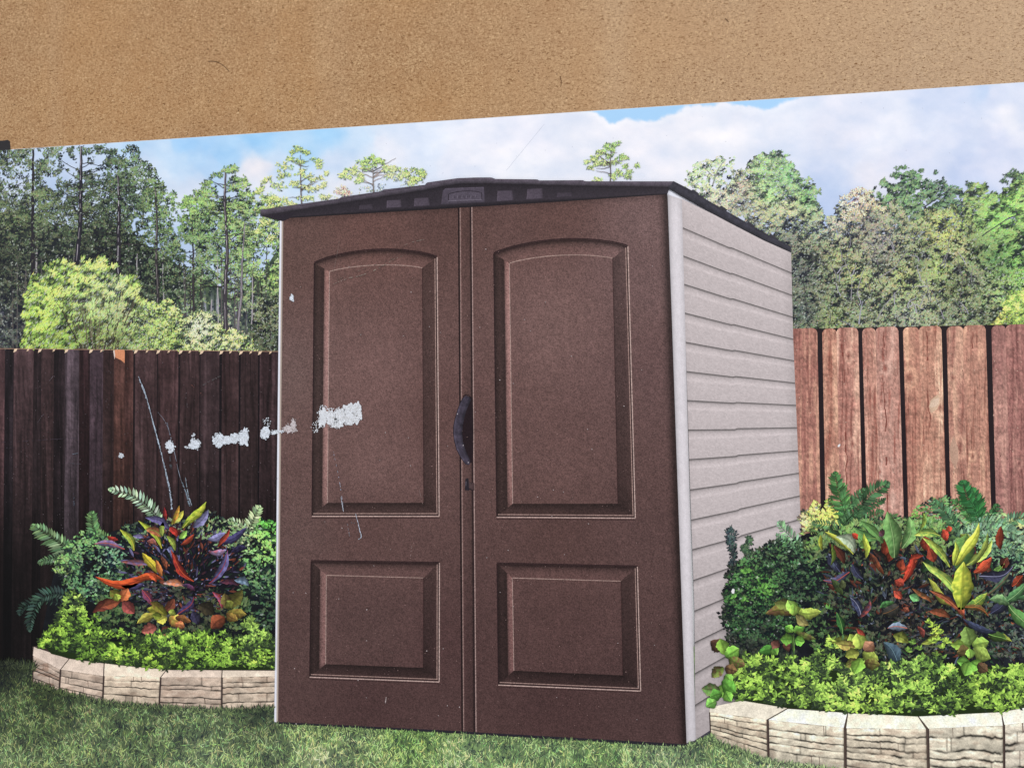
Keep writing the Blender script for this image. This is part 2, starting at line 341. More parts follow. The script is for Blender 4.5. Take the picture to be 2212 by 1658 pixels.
for k in range(60):     # thin far stems
    x = R.uniform(-60, 600); y0 = R.uniform(520, 650); c = np.array([70, 66, 66])*R.uniform(.6, 1.5) if R.rand() < .7 else np.array([176, 168, 172])
    trunk(b, [(x, y0), (x+R.uniform(-4, 4), 765)], R.uniform(1, 3.4), R.uniform(1.5, 4), c, h=R.uniform(20, 42))
b.build('distant_wood', M_fol, pic, 100, kind='stuff', label='dense pine wood in shade behind the dark fence')
# ---- individual pines on the left
def pine(spine, w, tcol, lit, crown, mids, cl, base, label, name='pine_tree', br=(10, 60), gap=.3, dens=.06, L=6.5, contrast=1.1, bias=0, bcol=(52, 48, 50), tl=40):
    tree = empty(name, pic, label)
    tb = MB(); trunk(tb, spine, w*.35, w, tcol, h=tl, lit=lit); branches(tb, spine, br[0], br[1], bcol, t1=.8, h=tl-1)
    tb.build('trunk', M_fol, tree, base)
    cb = MB()
    if crown: foliage(cb, crown, dens*2.2, L*.78, L*.34, mids, gap=gap, seed=int(base), contrast=contrast*1.1, bias=bias, edge=7, ang=(-.4, 2.0), glint=.02)
    if cl: clumps(cb, cl, mids, bias=bias+.05, contrast=contrast)
    cb.build('crown', M_fol, tree, base+2)
def tufts(n, x0, y0, x1, y1, r0=7, r1=14): return [(R.uniform(x0, x1), R.uniform(y0, y1), R.uniform(r0, r1)) for _ in range(n)]
G = (58, 52, 56)
pine([(72, 322), (71, 450), (71, 560), (74, 640)], 11, (40, 36, 44), None, [(-70, 322), (60, 318), (100, 350), (95, 430), (110, 500), (95, 560), (60, 620), (-70, 640)], LEFT, tufts(24, -30, 330, 105, 560), 150, 'dark pine filling the left edge of the picture', gap=.42, bias=-.03)
pine([(176, 316), (175, 400), (174, 480), (166, 575), (164, 620)], 13, (38, 36, 46), (150, 142, 150), [(110, 320), (200, 314), (262, 340), (275, 400), (240, 470), (205, 540), (150, 545), (110, 480), (95, 410)], LEFT,
     [(118, 420, 12), (140, 445, 14), (160, 430, 12), (200, 420, 12), (215, 445, 16), (150, 500, 18), (190, 520, 16), (130, 400, 9), (205, 395, 10), (235, 380, 10), (152, 325, 10), (240, 330, 9), (215, 318, 8), (185, 330, 9)], 200, 'tall dark pine with blue sky gaps between its branches', br=(30, 85), gap=.62, dens=.10, bias=-.18)
pine([(256, 372), (258, 470), (256, 540), (257, 600)], 12, (44, 40, 48), (165, 158, 165), [(228, 322), (262, 340), (285, 385), (300, 440), (318, 500), (290, 560), (240, 575), (205, 560), (225, 470)], LEFT,
     [(255, 350, 12), (268, 392, 13), (272, 376, 11), (240, 352, 12), (232, 330, 9), (285, 430, 14), (250, 440, 14), (225, 470, 16), (262, 486, 14), (245, 520, 14), (300, 450, 12), (285, 405, 8)], 250, 'dark shaded pine with a pale lit trunk', br=(18, 70), gap=.5, dens=.10, bias=-.2)
pine([(336, 405), (340, 480), (338, 560), (342, 640), (340, 690)], 8, (56, 52, 54), (150, 140, 140), [(300, 430), (318, 402), (352, 402), (378, 440), (375, 490), (395, 560), (360, 640), (310, 620), (295, 540)], LEFT,
     [(322, 412, 12), (345, 425, 12), (358, 455, 12), (310, 450, 11), (335, 470, 12), (362, 500, 12)], 300, 'mid green pine left of the taller sunlit pine', br=(12, 45), gap=.47, dens=.09, bias=-.05)
pine([(416, 455), (418, 560), (419, 680)], 5, (60, 54, 58), None, [(388, 440), (410, 405), (440, 420), (450, 520), (430, 600), (400, 590)], LEFT, tufts(8, 390, 420, 445, 520), 350, 'slim pine with bright green crown', br=(8, 40), gap=.5, dens=.08)
pine([(488, 372), (486, 440), (492, 540), (486, 640), (490, 725)], 10, (66, 60, 66), (176, 166, 172), [(436, 400), (462, 372), (500, 362), (530, 385), (550, 430), (560, 500), (520, 560), (450, 555), (400, 520), (392, 450), (410, 430)], LEFT,
     [(470, 378, 11), (500, 370, 10), (520, 388, 11), (448, 396, 10), (408, 432, 12), (432, 415, 11), (530, 420, 9), (455, 440, 13), (505, 440, 12), (480, 480, 14), (530, 490, 12), (430, 480, 13), (410, 515, 12), (465, 520, 12)], 400, 'large sunlit pine with a wide crown and forked pale trunk', br=(30, 75), gap=.46, dens=.10, tl=44)
pine([(530, 480), (524, 560), (522, 640), (512, 735)], 6, (120, 112, 118), (190, 182, 188), [(505, 510), (545, 490), (560, 560), (530, 600), (500, 580)], LEFT, tufts(6, 505, 500, 555, 600), 450, 'thin leaning pine with a pale trunk', br=(8, 38), gap=.5, tl=44)
Y8 = [(600, 380, (158, 182, 112)), (650, 330, (138, 160, 100)), (690, 400, (176, 196, 128)), (570, 440, (164, 192, 112)), (640, 430, (168, 190, 120))]
pine([(649, 335), (650, 390), (653, 452)], 3.4, (112, 100, 96), None, None, Y8, [(649, 322, 9), (662, 330, 6), (634, 328, 6), (628, 342, 7), (615, 362, 12), (648, 352, 9), (685, 345, 8), (690, 358, 7), (705, 375, 5), (610, 380, 12), (670, 382, 12), (650, 372, 8), (700, 400, 9), (605, 402, 12), (640, 398, 10),
      (675, 410, 13), (590, 425, 16), (612, 432, 13), (575, 452, 14), (570, 478, 13), (595, 448, 12), (660, 428, 12), (700, 425, 9), (630, 440, 10), (560, 410, 12), (575, 390, 10), (560, 500, 10), (585, 512, 12), (690, 385, 6)], 500, 'sparse yellow green pine rising above the left roof eave', br=(12, 42), bcol=(110, 98, 90), bias=.06)
Y9 = [(750, 370, (158, 186, 118)), (810, 350, (136, 166, 98)), (900, 375, (146, 172, 104)), (850, 390, (176, 196, 142))]
pine([(805, 352), (807, 380), (808, 416)], 3, (128, 118, 112), None, None, Y9, [(805, 345, 13), (785, 352, 10), (822, 350, 10), (770, 365, 9), (745, 374, 9), (760, 372, 8), (800, 360, 11), (780, 380, 12), (838, 362, 10), (850, 368, 10), (868, 372, 9), (880, 378, 9), (903, 372, 11), (912, 378, 8), (890, 386, 10), (862, 384, 9), (776, 392, 8), (888, 396, 9), (845, 380, 8), (752, 384, 6), (830, 370, 8), (906, 386, 6), (740, 380, 4)],
     550, 'round topped pale green pine above the left roof slope', br=(14, 60), bcol=(140, 126, 120), bias=.08)
Y10 = [(1320, 340, (132, 160, 100)), (1290, 365, (164, 188, 122))]
pine([(1322, 318), (1318, 345), (1320, 368), (1319, 392)], 2.6, (100, 90, 88), None, None, Y10, [(1310, 316, 8), (1324, 322, 7), (1332, 312, 6), (1300, 328, 8), (1288, 340, 8), (1295, 352, 9), (1315, 338, 8), (1346, 338, 9), (1352, 342, 6), (1330, 352, 8), (1280, 346, 6), (1275, 362, 5), (1340, 372, 9), (1362, 370, 5), (1376, 358, 4), (1325, 382, 9), (1356, 382, 5), (1290, 388, 6), (1270, 350, 4), (1350, 360, 5), (1308, 352, 6)],
     550, 'small lone pine poking above the roof ridge', br=(12, 42), bcol=(104, 92, 90))
b = MB(); Y = [(745, 412, (222, 170, 150))]; clumps(b, [(742, 408, 9), (748, 418, 9), (735, 416, 7)], Y, n=16, bias=.15); foliage(b, [(690, 438), (720, 412), (760, 402), (850, 392), (915, 392), (915, 405), (760, 432)], .05, 4, 2, [(800, 400, (176, 190, 160)), (700, 430, (170, 180, 120))], gap=.5, seed=77, bias=.1)
b.build('bare_treetop', M_fol, pic, 545)
# willow like bush
WIL = [(90, 640, (142, 172, 84)), (80, 700, (138, 168, 78)), (150, 600, (152, 182, 94)), (230, 580, (152, 180, 96)), (290, 610, (146, 174, 92)), (200, 660, (136, 154, 104)), (250, 625, (146, 160, 118)), (260, 680, (120, 134, 98)), (190, 730, (96, 116, 60)), (250, 740, (88, 102, 64)), (330, 640, (150, 178, 92)),
       (320, 700, (124, 144, 88)), (400, 660, (164, 188, 112)), (430, 710, (174, 186, 146)), (500, 740, (176, 198, 120)), (370, 740, (134, 158, 88)), (130, 740, (110, 134, 66)), (540, 750, (160, 184, 110))]
wil = empty('willow_bush', pic, 'bright yellow green willow bush behind the left fence')
b = MB()
for k in range(34):
    x = R.uniform(150, 280); a = (x-215)/70+R.uniform(-.3, .3); q = [(x*.6+86, 765)]
    for j in range(7): q.append((q[-1][0]+a*9+R.uniform(-3, 3), q[-1][1]-R.uniform(14, 24)))
    b.stroke(q, 2.6, .8, np.array([88, 82, 66])*R.uniform(.6, 1.4), 26+R.rand()*6)
b.build('stem', M_fol, wil, 610)
b = MB(); foliage(b, [(52, 765), (50, 690), (62, 640), (72, 600), (100, 580), (130, 568), (165, 572), (200, 556), (232, 572), (262, 590), (290, 600), (305, 640), (330, 665), (330, 765)], .36, 7.6, 1.9, WIL, ang=(.45, 1.35), seed=41, cl=20, contrast=1.0, edge=9, gap=.14, gs=10, glint=.05)
b.build('foliage', M_fol, wil, 600)
b = MB(); foliage(b, [(300, 765), (298, 680), (340, 650), (375, 660), (400, 690), (445, 680), (470, 700), (520, 720), (548, 735), (550, 770)], .36, 5.0, 2.2, WIL, ang=(.1, 2.0), seed=45, cl=12, contrast=1.05, gap=.14, gs=10, glint=.06)
b.build('pale_shrub', M_fol, pic, 655, label='row of pale green shrubs behind the left fence')
DK = [(580, 680, (92, 100, 78)), (600, 600, (110, 134, 84)), (580, 740, (66, 74, 60))]
b = MB(); foliage(b, [(545, 770), (555, 700), (572, 650), (615, 630), (615, 770)], .3, 5, 2.4, DK, seed=47, contrast=1.3, gap=.06, glint=.04)
b.build('dark_shrub', M_fol, pic, 655, label='dark grey green shrub beside the shed corner')

# ------------------------------------------------------------------ right hand trees
RT = [(1500, 370, (150, 176, 122)), (1560, 380, (158, 180, 134)), (1640, 370, (128, 160, 104)), (1700, 380, (112, 148, 100)), (1660, 420, (134, 172, 108)), (1740, 430, (110, 142, 92)), (1560, 430, (156, 158, 132)), (1600, 400, (150, 140, 122)), (1600, 440, (120, 116, 102)), (1640, 460, (140, 138, 106)),
      (1700, 450, (150, 152, 116)), (1740, 500, (124, 130, 102)), (1700, 520, (88, 90, 82)), (1730, 590, (66, 68, 66)), (1735, 670, (62, 68, 64)), (1800, 490, (146, 142, 122)), (1850, 430, (200, 180, 152)), (1800, 560, (124, 128, 88)), (1850, 600, (136, 142, 90)), (1900, 520, (128, 124, 110)), (1880, 680, (104, 110, 84)), (1800, 690, (104, 114, 74)),
      (1950, 600, (140, 146, 92)), (1960, 690, (128, 134, 110)), (2000, 640, (124, 128, 96)), (2040, 500, (148, 156, 88)), (2080, 540, (138, 136, 98)), (2020, 580, (128, 142, 84)), (2100, 600, (102, 104, 84)), (2060, 680, (96, 102, 80)), (2140, 480, (112, 148, 80)), (2180, 450, (122, 164, 84)), (2150, 560, (70, 96, 58)), (2190, 560, (104, 140, 76)), (2170, 640, (124, 142, 92)), (2130, 690, (88, 94, 70)), (2210, 600, (112, 148, 76))]
RT = [(a_, b_, tuple(np.array(c_)*(np.array([.96, 1.0, 1.04]) if c_[1] < 150 else np.array([.97, .97, 1.04])))) for a_, b_, c_ in RT]+[(1830, 640, (84, 92, 76)), (1905, 560, (86, 88, 82)), (1985, 560, (84, 94, 74)), (1875, 490, (104, 104, 94)), (1940, 700, (96, 104, 88)), (2060, 620, (74, 84, 60)), (2100, 540, (72, 88, 58)), (1760, 560, (70, 76, 66))]
b = MB(); b.ruled([(1640, 520), (1720, 500), (1800, 520), (1880, 500), (1990, 520), (2090, 500), (2290, 470)], [(1640, 725), (2290, 725)], 300, 80, lambda u, v, x, y: mix(shade(ctrl(x, y, RT), np.clip(.10+(fbm(x, y, 7, 3, 9)-.4)*.8, 0, 1)), np.broadcast_to(np.array([178, 176, 190.]), x.shape+(3,)), np.clip(fbm(x, y, 10, 3, 44)-.66, 0, .5)*1.6), 0)
b.build('distant_wood', M_fol, pic, 95, kind='stuff', label='shaded depths of the wood behind the right fence')
PG = [(1960, 400, (92, 122, 88)), (2030, 400, (80, 104, 82)), (1900, 440, (96, 124, 88)), (2000, 460, (88, 110, 80))]
def tree(poly, mids, base, label, name='broadleaf_tree', stems=(), dens=.17, L=5.2, wd=2.5, **kw):
    t_ = empty(name, pic, label)
    tb = MB()
    for (pts, w, c) in stems: trunk(tb, pts, w*.5, w, c, h=44)
    if stems: tb.build('trunk', M_fol, t_, base+2)
    cb = MB(); kw.setdefault('ang', (-.2, 1.1)); kw.setdefault('glint', .035 if name == 'broadleaf_tree' else .01); foliage(cb, poly, dens*2, L, wd, mids, seed=int(base), **kw); cb.build('crown', M_fol, t_, base)
    return t_
GR = (150, 146, 150)
tree([(1478, 400), (1484, 368), (1510, 350), (1548, 345), (1590, 352), (1600, 400), (1560, 430), (1500, 425)], RT, 100, 'pale thin crowned pine behind the right roof corner', name='pine_tree', stems=[([(1560, 352), (1548, 372), (1540, 400)], 3, (150, 150, 140)), ([(1520, 362), (1540, 380)], 2, (150, 150, 140))], gap=.38, gs=11, bias=.08, dens=.12)
tree([(1585, 370), (1610, 352), (1650, 337), (1690, 336), (1712, 352), (1722, 372), (1748, 392), (1764, 420), (1768, 460), (1740, 480), (1660, 450), (1590, 420)], RT, 160, 'bright green rounded pine top behind the shed roof', name='pine_tree', gap=.08, dens=.17, cl=16, contrast=.8)
tree([(1500, 415), (1540, 420), (1580, 395), (1640, 400), (1680, 430), (1730, 420), (1765, 450), (1790, 480), (1800, 560), (1790, 640), (1780, 720), (1690, 720), (1690, 540), (1600, 470), (1520, 440)], RT, 220, 'grey and yellow green broadleaf tree rising behind the shed side', ang=(-.2, 1.2), gap=.08, contrast=1.2, edge=8, cl=16,
     stems=[([(1745, 700), (1735, 600), (1760, 560)], 2.5, (60, 60, 66))])
tree([(1878, 415), (1900, 398), (1930, 392), (1945, 375), (1975, 378), (2000, 385), (2030, 390), (2060, 410), (2072, 440), (2050, 470), (2000, 500), (1930, 490), (1880, 470)], PG, 280, 'dark green pine with layered branches above the right trees', name='pine_tree', gap=.3, gs=18, dens=.14, L=6.5, cl=12, contrast=1.1,
     stems=[([(2060, 402), (2030, 425), (1995, 448)], 2.6, (60, 62, 70)), ([(2110, 425), (2060, 450), (2020, 480), (1990, 520)], 4, (72, 70, 80)), ([(1965, 400), (1950, 440)], 2, (60, 62, 66))])
b = MB(); clumps(b, [(1938, 364, 7), (1955, 362, 5), (1932, 378, 8), (1965, 372, 5), (1990, 368, 4), (2020, 372, 3), (2090, 440, 8), (2075, 455, 7), (2100, 425, 7)], PG, n=18); b.build('sprig', M_fol, pic, 330)
tree([(1790, 470), (1810, 450), (1845, 430), (1850, 412), (1878, 420), (1905, 450), (1930, 440), (1960, 470), (1990, 480), (2000, 560), (1990, 720), (1760, 720), (1765, 640), (1788, 560)], RT, 340, 'olive broadleaf tree in the middle of the right wood', ang=(-.2, 1.5), gap=.07, contrast=1.15, cl=14,
     stems=[([(1880, 560), (1862, 590), (1850, 640)], 2, GR), ([(1960, 540), (1930, 580), (1900, 600)], 2.2, GR), ([(1945, 620), (1910, 660), (1895, 690)], 2.6, GR), ([(1822, 560), (1840, 600), (1838, 650)], 2, GR), ([(1862, 650), (1855, 700)], 3, (160, 160, 172))])
b = MB()
for k in range(46):
    x = R.uniform(1760, 2120); y = R.uniform(520, 705); q = [(x, y)]; a = R.uniform(.6, 2.4)
    for j in range(5): a += R.normal(0, .3); q.append((q[-1][0]+np.cos(a)*R.uniform(4, 9), q[-1][1]-np.sin(a)*R.uniform(4, 9)))
    b.stroke(q, 2.0, .8, np.array([176, 172, 184])*R.uniform(.5, 1.05), 10)
b.build('pale_twigs', M_fol, pic, 500, kind='stuff')
b = MB(); PE = [(1850, 410, (232, 190, 150)), (1830, 440, (222, 200, 160)), (1880, 430, (210, 190, 150))]
clumps(b, [(1855, 408, 8), (1846, 414, 9), (1872, 416, 8), (1825, 428, 7), (1838, 424, 8), (1820, 440, 6), (1866, 430, 8), (1880, 436, 8), (1842, 452, 9), (1858, 462, 10), (1826, 468, 9), (1890, 446, 7), (1905, 452, 7)], PE, n=16, bias=.1); b.build('peach_branch', M_fol, pic, 400, label='branch of peach coloured leaves above the right trees')
tree([(2080, 430), (2092, 402), (2120, 400), (2140, 430), (2170, 405), (2180, 385), (2205, 375), (2290, 360), (2290, 600), (2120, 600), (2090, 520)], RT, 400, 'fresh green pine at the right edge of the picture', name='pine_tree', gap=.14, L=7, cl=20, contrast=1.15,
     stems=[([(2290, 440), (2180, 470), (2120, 510)], 2.4, (70, 70, 72))])
b = MB(); clumps(b, [(2180, 378, 9), (2195, 372, 8), (2206, 385, 8), (2170, 392, 6), (2094, 398, 7)], PG, n=24, bias=-.1); b.build('sprig', M_fol, pic, 450)
tree([(1990, 480), (2010, 455), (2050, 450), (2085, 445), (2105, 480), (2120, 540), (2125, 640), (2120, 720), (1960, 720), (1970, 640), (1978, 560)], RT, 460, 'olive and yellow broadleaf tree right of the centre of the wood', ang=(-.2, 1.5), gap=.06, contrast=1.15, cl=16,
     stems=[([(2060, 560), (2080, 600), (2072, 650)], 2, (96, 90, 90)), ([(2000, 600), (2010, 650)], 2, GR)])
tree([(2110, 600), (2150, 580), (2200, 560), (2290, 540), (2290, 720), (2080, 720), (2095, 650)], RT, 520, 'leafy tree low at the right edge behind the fence', gap=.08, contrast=1.0)
tree([(2136, 720), (2150, 680), (2175, 650), (2205, 625), (2290, 600), (2290, 720)], [(2150, 690, (172, 180, 96)), (2200, 660, (152, 184, 96)), (2190, 700, (136, 168, 84))], 580, 'bright lime bush peeping over the right fence', name='lime_bush', gap=.05, contrast=.8)

# ------------------------------------------------------------------ lawn
GRS = [(0, 1430, (34, 40, 30)), (100, 1500, (62, 76, 46)), (30, 1560, (82, 100, 62)), (300, 1540, (84, 102, 66)), (200, 1620, (104, 124, 80)), (500, 1560, (94, 112, 74)), (450, 1640, (120, 142, 94)), (700, 1590, (118, 144, 86)), (700, 1650, (132, 152, 104)), (900, 1600, (104, 138, 74)), (1000, 1640, (124, 154, 96)), (1300, 1630, (110, 140, 84)),
       (1450, 1650, (128, 154, 104)), (1550, 1620, (110, 136, 86)), (1700, 1650, (134, 156, 108)), (0, 1650, (108, 128, 86)), (550, 1535, (66, 80, 56)), (2100, 1690, (130, 150, 100))]
GRS = [(a_, b_, tuple(np.array(c_)*.95+np.mean(c_)*.12+np.array([2, 2, 0]))) for a_, b_, c_ in GRS]
b = MB()
b.ruled([(X0, 1395), (X1, 1395)], [(X0, YB), (X1, YB)], 400, 60, lambda u, v, x, y: shade(ctrl(x, y, GRS), np.clip(.12+fbm(x, y, 9, 3, 5)*.5, 0, 1)), 0)
n = 46000; x = R.uniform(X0, X1, n); y = R.uniform(1425, YB+5, n); k = (x < 640) | (y > 1540); x, y = x[k], y[k]; n = len(x)
s = np.clip((fbm(x, y, 26, 4, 8)-.5)*1.2+.53+(R.rand(n)-.5)*1.05, 0, 1); c = shade(ctrl(x, y, GRS)*1.11, s)*(1+R.uniform(-.1, .1, (n, 3)))
L_ = R.uniform(6, 17, n)*(.6+(y-1420)/400); o_ = np.argsort(y); hh = np.arange(n) % 42
b.leaves(x[o_], y[o_], L_[o_], R.uniform(1.0, 2.2, n), (np.pi/2+R.normal(0, .72, n)), np.clip(c[o_], 0, 245), h=hh+3, tip=.1)
b.build('lawn', M_fol, pic, 660, kind='stuff', label='mown green lawn along the bottom of the picture')

# ------------------------------------------------------------------ fences
def board_fn(base, light, dark, seed, fade=None, knots=()):
    base, light, dark = [np.array(k, float) for k in (base, light, dark)]
    def f(u, v, x, y):
        xx = x+(fbm(x*.6, y*.25, 60, 2, seed)-.5)*7
        for (kx, ky, kr) in knots:
            d2 = ((x-kx)**2+((y-ky)*.45)**2)/kr**2; xx = xx+(x-kx)*np.exp(-d2)*.9
        g = fbm(xx*1.0, y*.03, 2.6, 3, seed+2); g2 = fbm(xx, y*.06, 11, 4, seed+4); g3 = fbm(x, y, 40, 3, seed+6)
        st_ = fbm(xx+seed*3, y*.018, 6, 3, seed+8); c = mix(base, light, np.clip((g2-.5)*1.6+(g3-.5)*.8+np.clip(st_-.58, 0, 1)*3.0, 0, 1)); c = mix(c, np.broadcast_to(dark, c.shape), np.clip((.46-g2)*1.2+(g-.58)*1.8, 0, .8))
        for (kx, ky, kr) in knots:
            d = np.hypot(x-kx, (y-ky)*.7)/kr; c = mix(c, np.broadcast_to(light, c.shape), np.exp(-(d-1)**2*6)*.6); c = mix(c, np.broadcast_to(dark, c.shape), np.exp(-d**2*9)*.7)
        c = c*(1+(fbm(x, y*.6, 2.4, 2, seed+40)-.5)[..., None]*.34+(fbm(x*.4, y*1.6, 9, 3, seed+44)-.5)[..., None]*.16)
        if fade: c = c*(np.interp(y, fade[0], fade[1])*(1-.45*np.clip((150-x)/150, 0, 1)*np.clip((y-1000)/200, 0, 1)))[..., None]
        return np.clip(c, 0, 250)
    return f
k3 = .3024
fl = empty('wooden_fence', pic, 'dark shaded board fence left of the shed')
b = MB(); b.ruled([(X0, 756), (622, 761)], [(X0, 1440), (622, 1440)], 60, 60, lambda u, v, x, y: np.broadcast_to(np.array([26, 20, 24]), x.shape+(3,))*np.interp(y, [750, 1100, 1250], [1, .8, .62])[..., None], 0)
b.build('fence_backing', M_wood, fl, 722)
LB = [(-230, -100, (60, 42, 44)), (-95, 42, (72, 50, 52)), (44, 104, (34, 26, 30)), (106, 246, (68, 50, 52)), (246, 300, (36, 26, 28)), (300, 390, (62, 45, 46)), (390, 470, (33, 24, 27)), (470, 572, (72, 60, 66)), (572, 646, (44, 28, 30)), (648, 742, (70, 55, 62)), (742, 820, (54, 38, 38)), (820, 898, (75, 49, 44)), (898, 958, (66, 43, 40)), (970, 1126, (66, 48, 49)),
      (1132, 1280, (60, 42, 43)), (1290, 1430, (62, 45, 46)), (1437, 1572, (56, 42, 44)), (1590, 1710, (60, 43, 44)), (1724, 1848, (58, 43, 44)), (1860, 2030, (54, 39, 41))]
for i, (a, c_, col) in enumerate(LB):
    xa, xb = a*k3, c_*k3; col = np.array(col)
    def yt(x): return 753+x*.0105
    ear = 2.5
    top = [(xa, yt(xa)+ear*1.6), (xa+ear, yt(xa)), (xb-ear, yt(xb)), (xb, yt(xb)+ear*1.6)]
    sh = -3 if i > 4 else -6
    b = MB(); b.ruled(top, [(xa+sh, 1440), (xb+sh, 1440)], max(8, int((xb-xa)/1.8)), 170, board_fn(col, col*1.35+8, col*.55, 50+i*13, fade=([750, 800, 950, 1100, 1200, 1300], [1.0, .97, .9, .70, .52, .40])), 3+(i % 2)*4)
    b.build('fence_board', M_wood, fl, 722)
b = MB()
for xv in (115, 205, 290, 390, 480, 655, 730, 975, 1055, 1135, 1210, 1295, 1360, 1445, 1585, 1650, 1725, 1795, 1860, 1935):
    x = xv*k3; y = yt(x); big = 1 if xv in (115, 290, 480, 655, 975, 1135, 1295, 1445, 1585, 1725, 1860) else .7
    b.poly([(x-4*big, y+8*big), (x-2.2*big, y+.5), (x+5*big, y-.8), (x+2*big, y+5*big)], (236, 206, 176) if big == 1 else (222, 190, 160), 14)
b.poly([(248.5, yt(250)+2), (252, yt(252)-.5), (269, yt(268)-.3), (271, yt(268)+2), (270.8, 784), (262, 777), (251, 772)], (214, 142, 104), 14); b.poly([(246, yt(247)+2), (249, yt(249)), (250.5, 768), (249, 776)], (225, 205, 196), 15)
b.stroke([(X0, yt(X0)-.3), (612, yt(612)-.3)], 1.1, 1.1, (176, 140, 116), 12)
b.build('sunlit_board_tip', M_wood, fl, 722)
# right fence
fr = empty('wooden_fence', pic, 'sunlit reddish brown board fence right of the shed')
kr = .3667
def RX(x): return 1400.9+x*kr
def RY(y): return 663.6+y*kr
b = MB(); b.ruled([(1690, RY(130)), (X1, RY(96))], [(1690, 1260), (X1, 1260)], 30, 30, (36, 26, 30), 0)
b.build('fence_backing', M_wood, fr, 722)
RB = [(825, 995, 820, 1016, 0), (1020, 1112, 1042, 1135, -1), (1105, 1235, 1128, 1262, 1), (1255, 1342, 1286, 1368, -1), (1335, 1472, 1365, 1505, 1), (1495, 1598, 1528, 1628, -1), (1590, 1725, 1622, 1756, 1), (1752, 1858, 1778, 1888, -1), (1850, 1985, 1880, 2020, 1), (2015, 2108, 2045, 2135, -1), (2100, 2240, 2130, 2275, 1), (2262, 2400, 2300, 2440, 0)]
tones = [((152, 106, 96), (190, 146, 126), (112, 70, 64)), ((166, 120, 104), (212, 172, 146), (120, 66, 56)), ((168, 122, 110), (208, 168, 148), (116, 70, 62)), ((172, 128, 114), (208, 166, 146), (118, 66, 58)), ((172, 130, 118), (204, 168, 154), (122, 66, 58)),
         ((168, 122, 106), (206, 164, 138), (112, 66, 58)), ((174, 130, 112), (220, 184, 158), (120, 72, 62)), ((166, 122, 108), (198, 158, 136), (114, 70, 62)), ((172, 128, 112), (206, 166, 140), (118, 74, 64)), ((150, 108, 102), (182, 140, 128), (100, 62, 60)), ((148, 104, 98), (178, 136, 124), (98, 60, 58)), ((146, 96, 86), (176, 128, 112), (104, 62, 56))]
kn = {2: [(1833, 768, 9), (1842, 958, 8)], 4: [(1912, 795, 9), (1900, 1018, 7)], 5: [(1963, 815, 14)], 6: [(2030, 880, 15)], 7: [(2058, 815, 10), (2070, 965, 15)], 0: [(1745, 985, 6)], 8: [(2100, 985, 7), (2090, 1035, 6)], 10: [(2200, 1000, 7)]}
for i, (a, c_, a2, c2, dep) in enumerate(RB):
    ty = lambda x: 709.5-(x-1716)*.0185
    xa, xb, xc, xd = RX(a), RX(c_), RX(a2), RX(c2); e = 9
    if dep != 1: xa += .7; xc += .7
    if dep != -1: xb -= .7; xd -= .7
    else: xb -= 2
    dy = 1.5 if dep == -1 else 0
    top = [(xa, ty(xa)+e+dy), (xa+3, ty(xa)+e*.35+dy), (xa+e, ty(xa)+dy), (xb-e, ty(xb)+dy), (xb-3, ty(xb)+e*.35+dy), (xb, ty(xb)+e+dy)]
    xd2 = xc+(xc-xa)*.3; xe2 = xd+(xd-xb)*.3
    b = MB(); b.ruled(top, [(xd2, 1260), (xe2, 1260)], max(16, int((xb-xa)/1.6)), 190, board_fn(*[tuple(np.clip(np.array(q)*np.array([1.06, 1.04, 1.03])+2, 0, 250)) for q in tones[i]], 300+i*17, knots=kn.get(i, ())), 3+(dep == 1)*5)
    if i in (2, 4, 8, 6):
        off = 12+i; yy = np.arange(716, 1150, 9.0); xs_ = RX(a)+off+(yy-716)*.026+(fbm(yy, yy*0, 22, 3, i)-.5)*7
        for k in range(len(yy)-1):
            if fbm(np.array([yy[k]]), np.array([0.]), 60, 2, i+60)[0] > .46: b.stroke([(xs_[k], yy[k]), (xs_[k+1], yy[k+1])], R.uniform(1.2, 4.2), R.uniform(1.2, 4.2), mix(tones[i][0], (112, 52, 44), R.uniform(.35, .85)), 12)
    nk = 14
    for k in range(nk):      # nail heads, specks, small checks
        X_, Y_ = R.uniform(xa+3, xb-3), (RY(370)+R.uniform(-3, 3) if k < 2 else R.uniform(720, 1120)); b.leaves(np.array([X_]), np.array([Y_]), R.uniform(1.8, 4.5), R.uniform(1, 2.2), R.uniform(1, 2), np.array([[88, 54, 50] if k % 2 else [214, 184, 164]]), h=14)
    if i == 6: b.leaves(np.array([2010., 2008.]), np.array([892., 880.]), np.array([44., 30.]), np.array([22., 16.]), np.array([1.2, .8]), np.array([[208, 176, 150], [216, 188, 166]]), h=np.array([12., 13.]), six=True, tip=.04)
    if i == 2: b.leaves(np.array([1809.]), np.array([965.]), 9., 5., .9, np.array([[232, 228, 230]]), h=13, six=True)
    if i == 8: b.leaves(np.array([2062.]), np.array([1012.]), 72., 20., 1.62, np.array([[186, 150, 130]]), h=11, six=True, tip=.03)
    b.build('fence_board', M_wood, fr, 722)

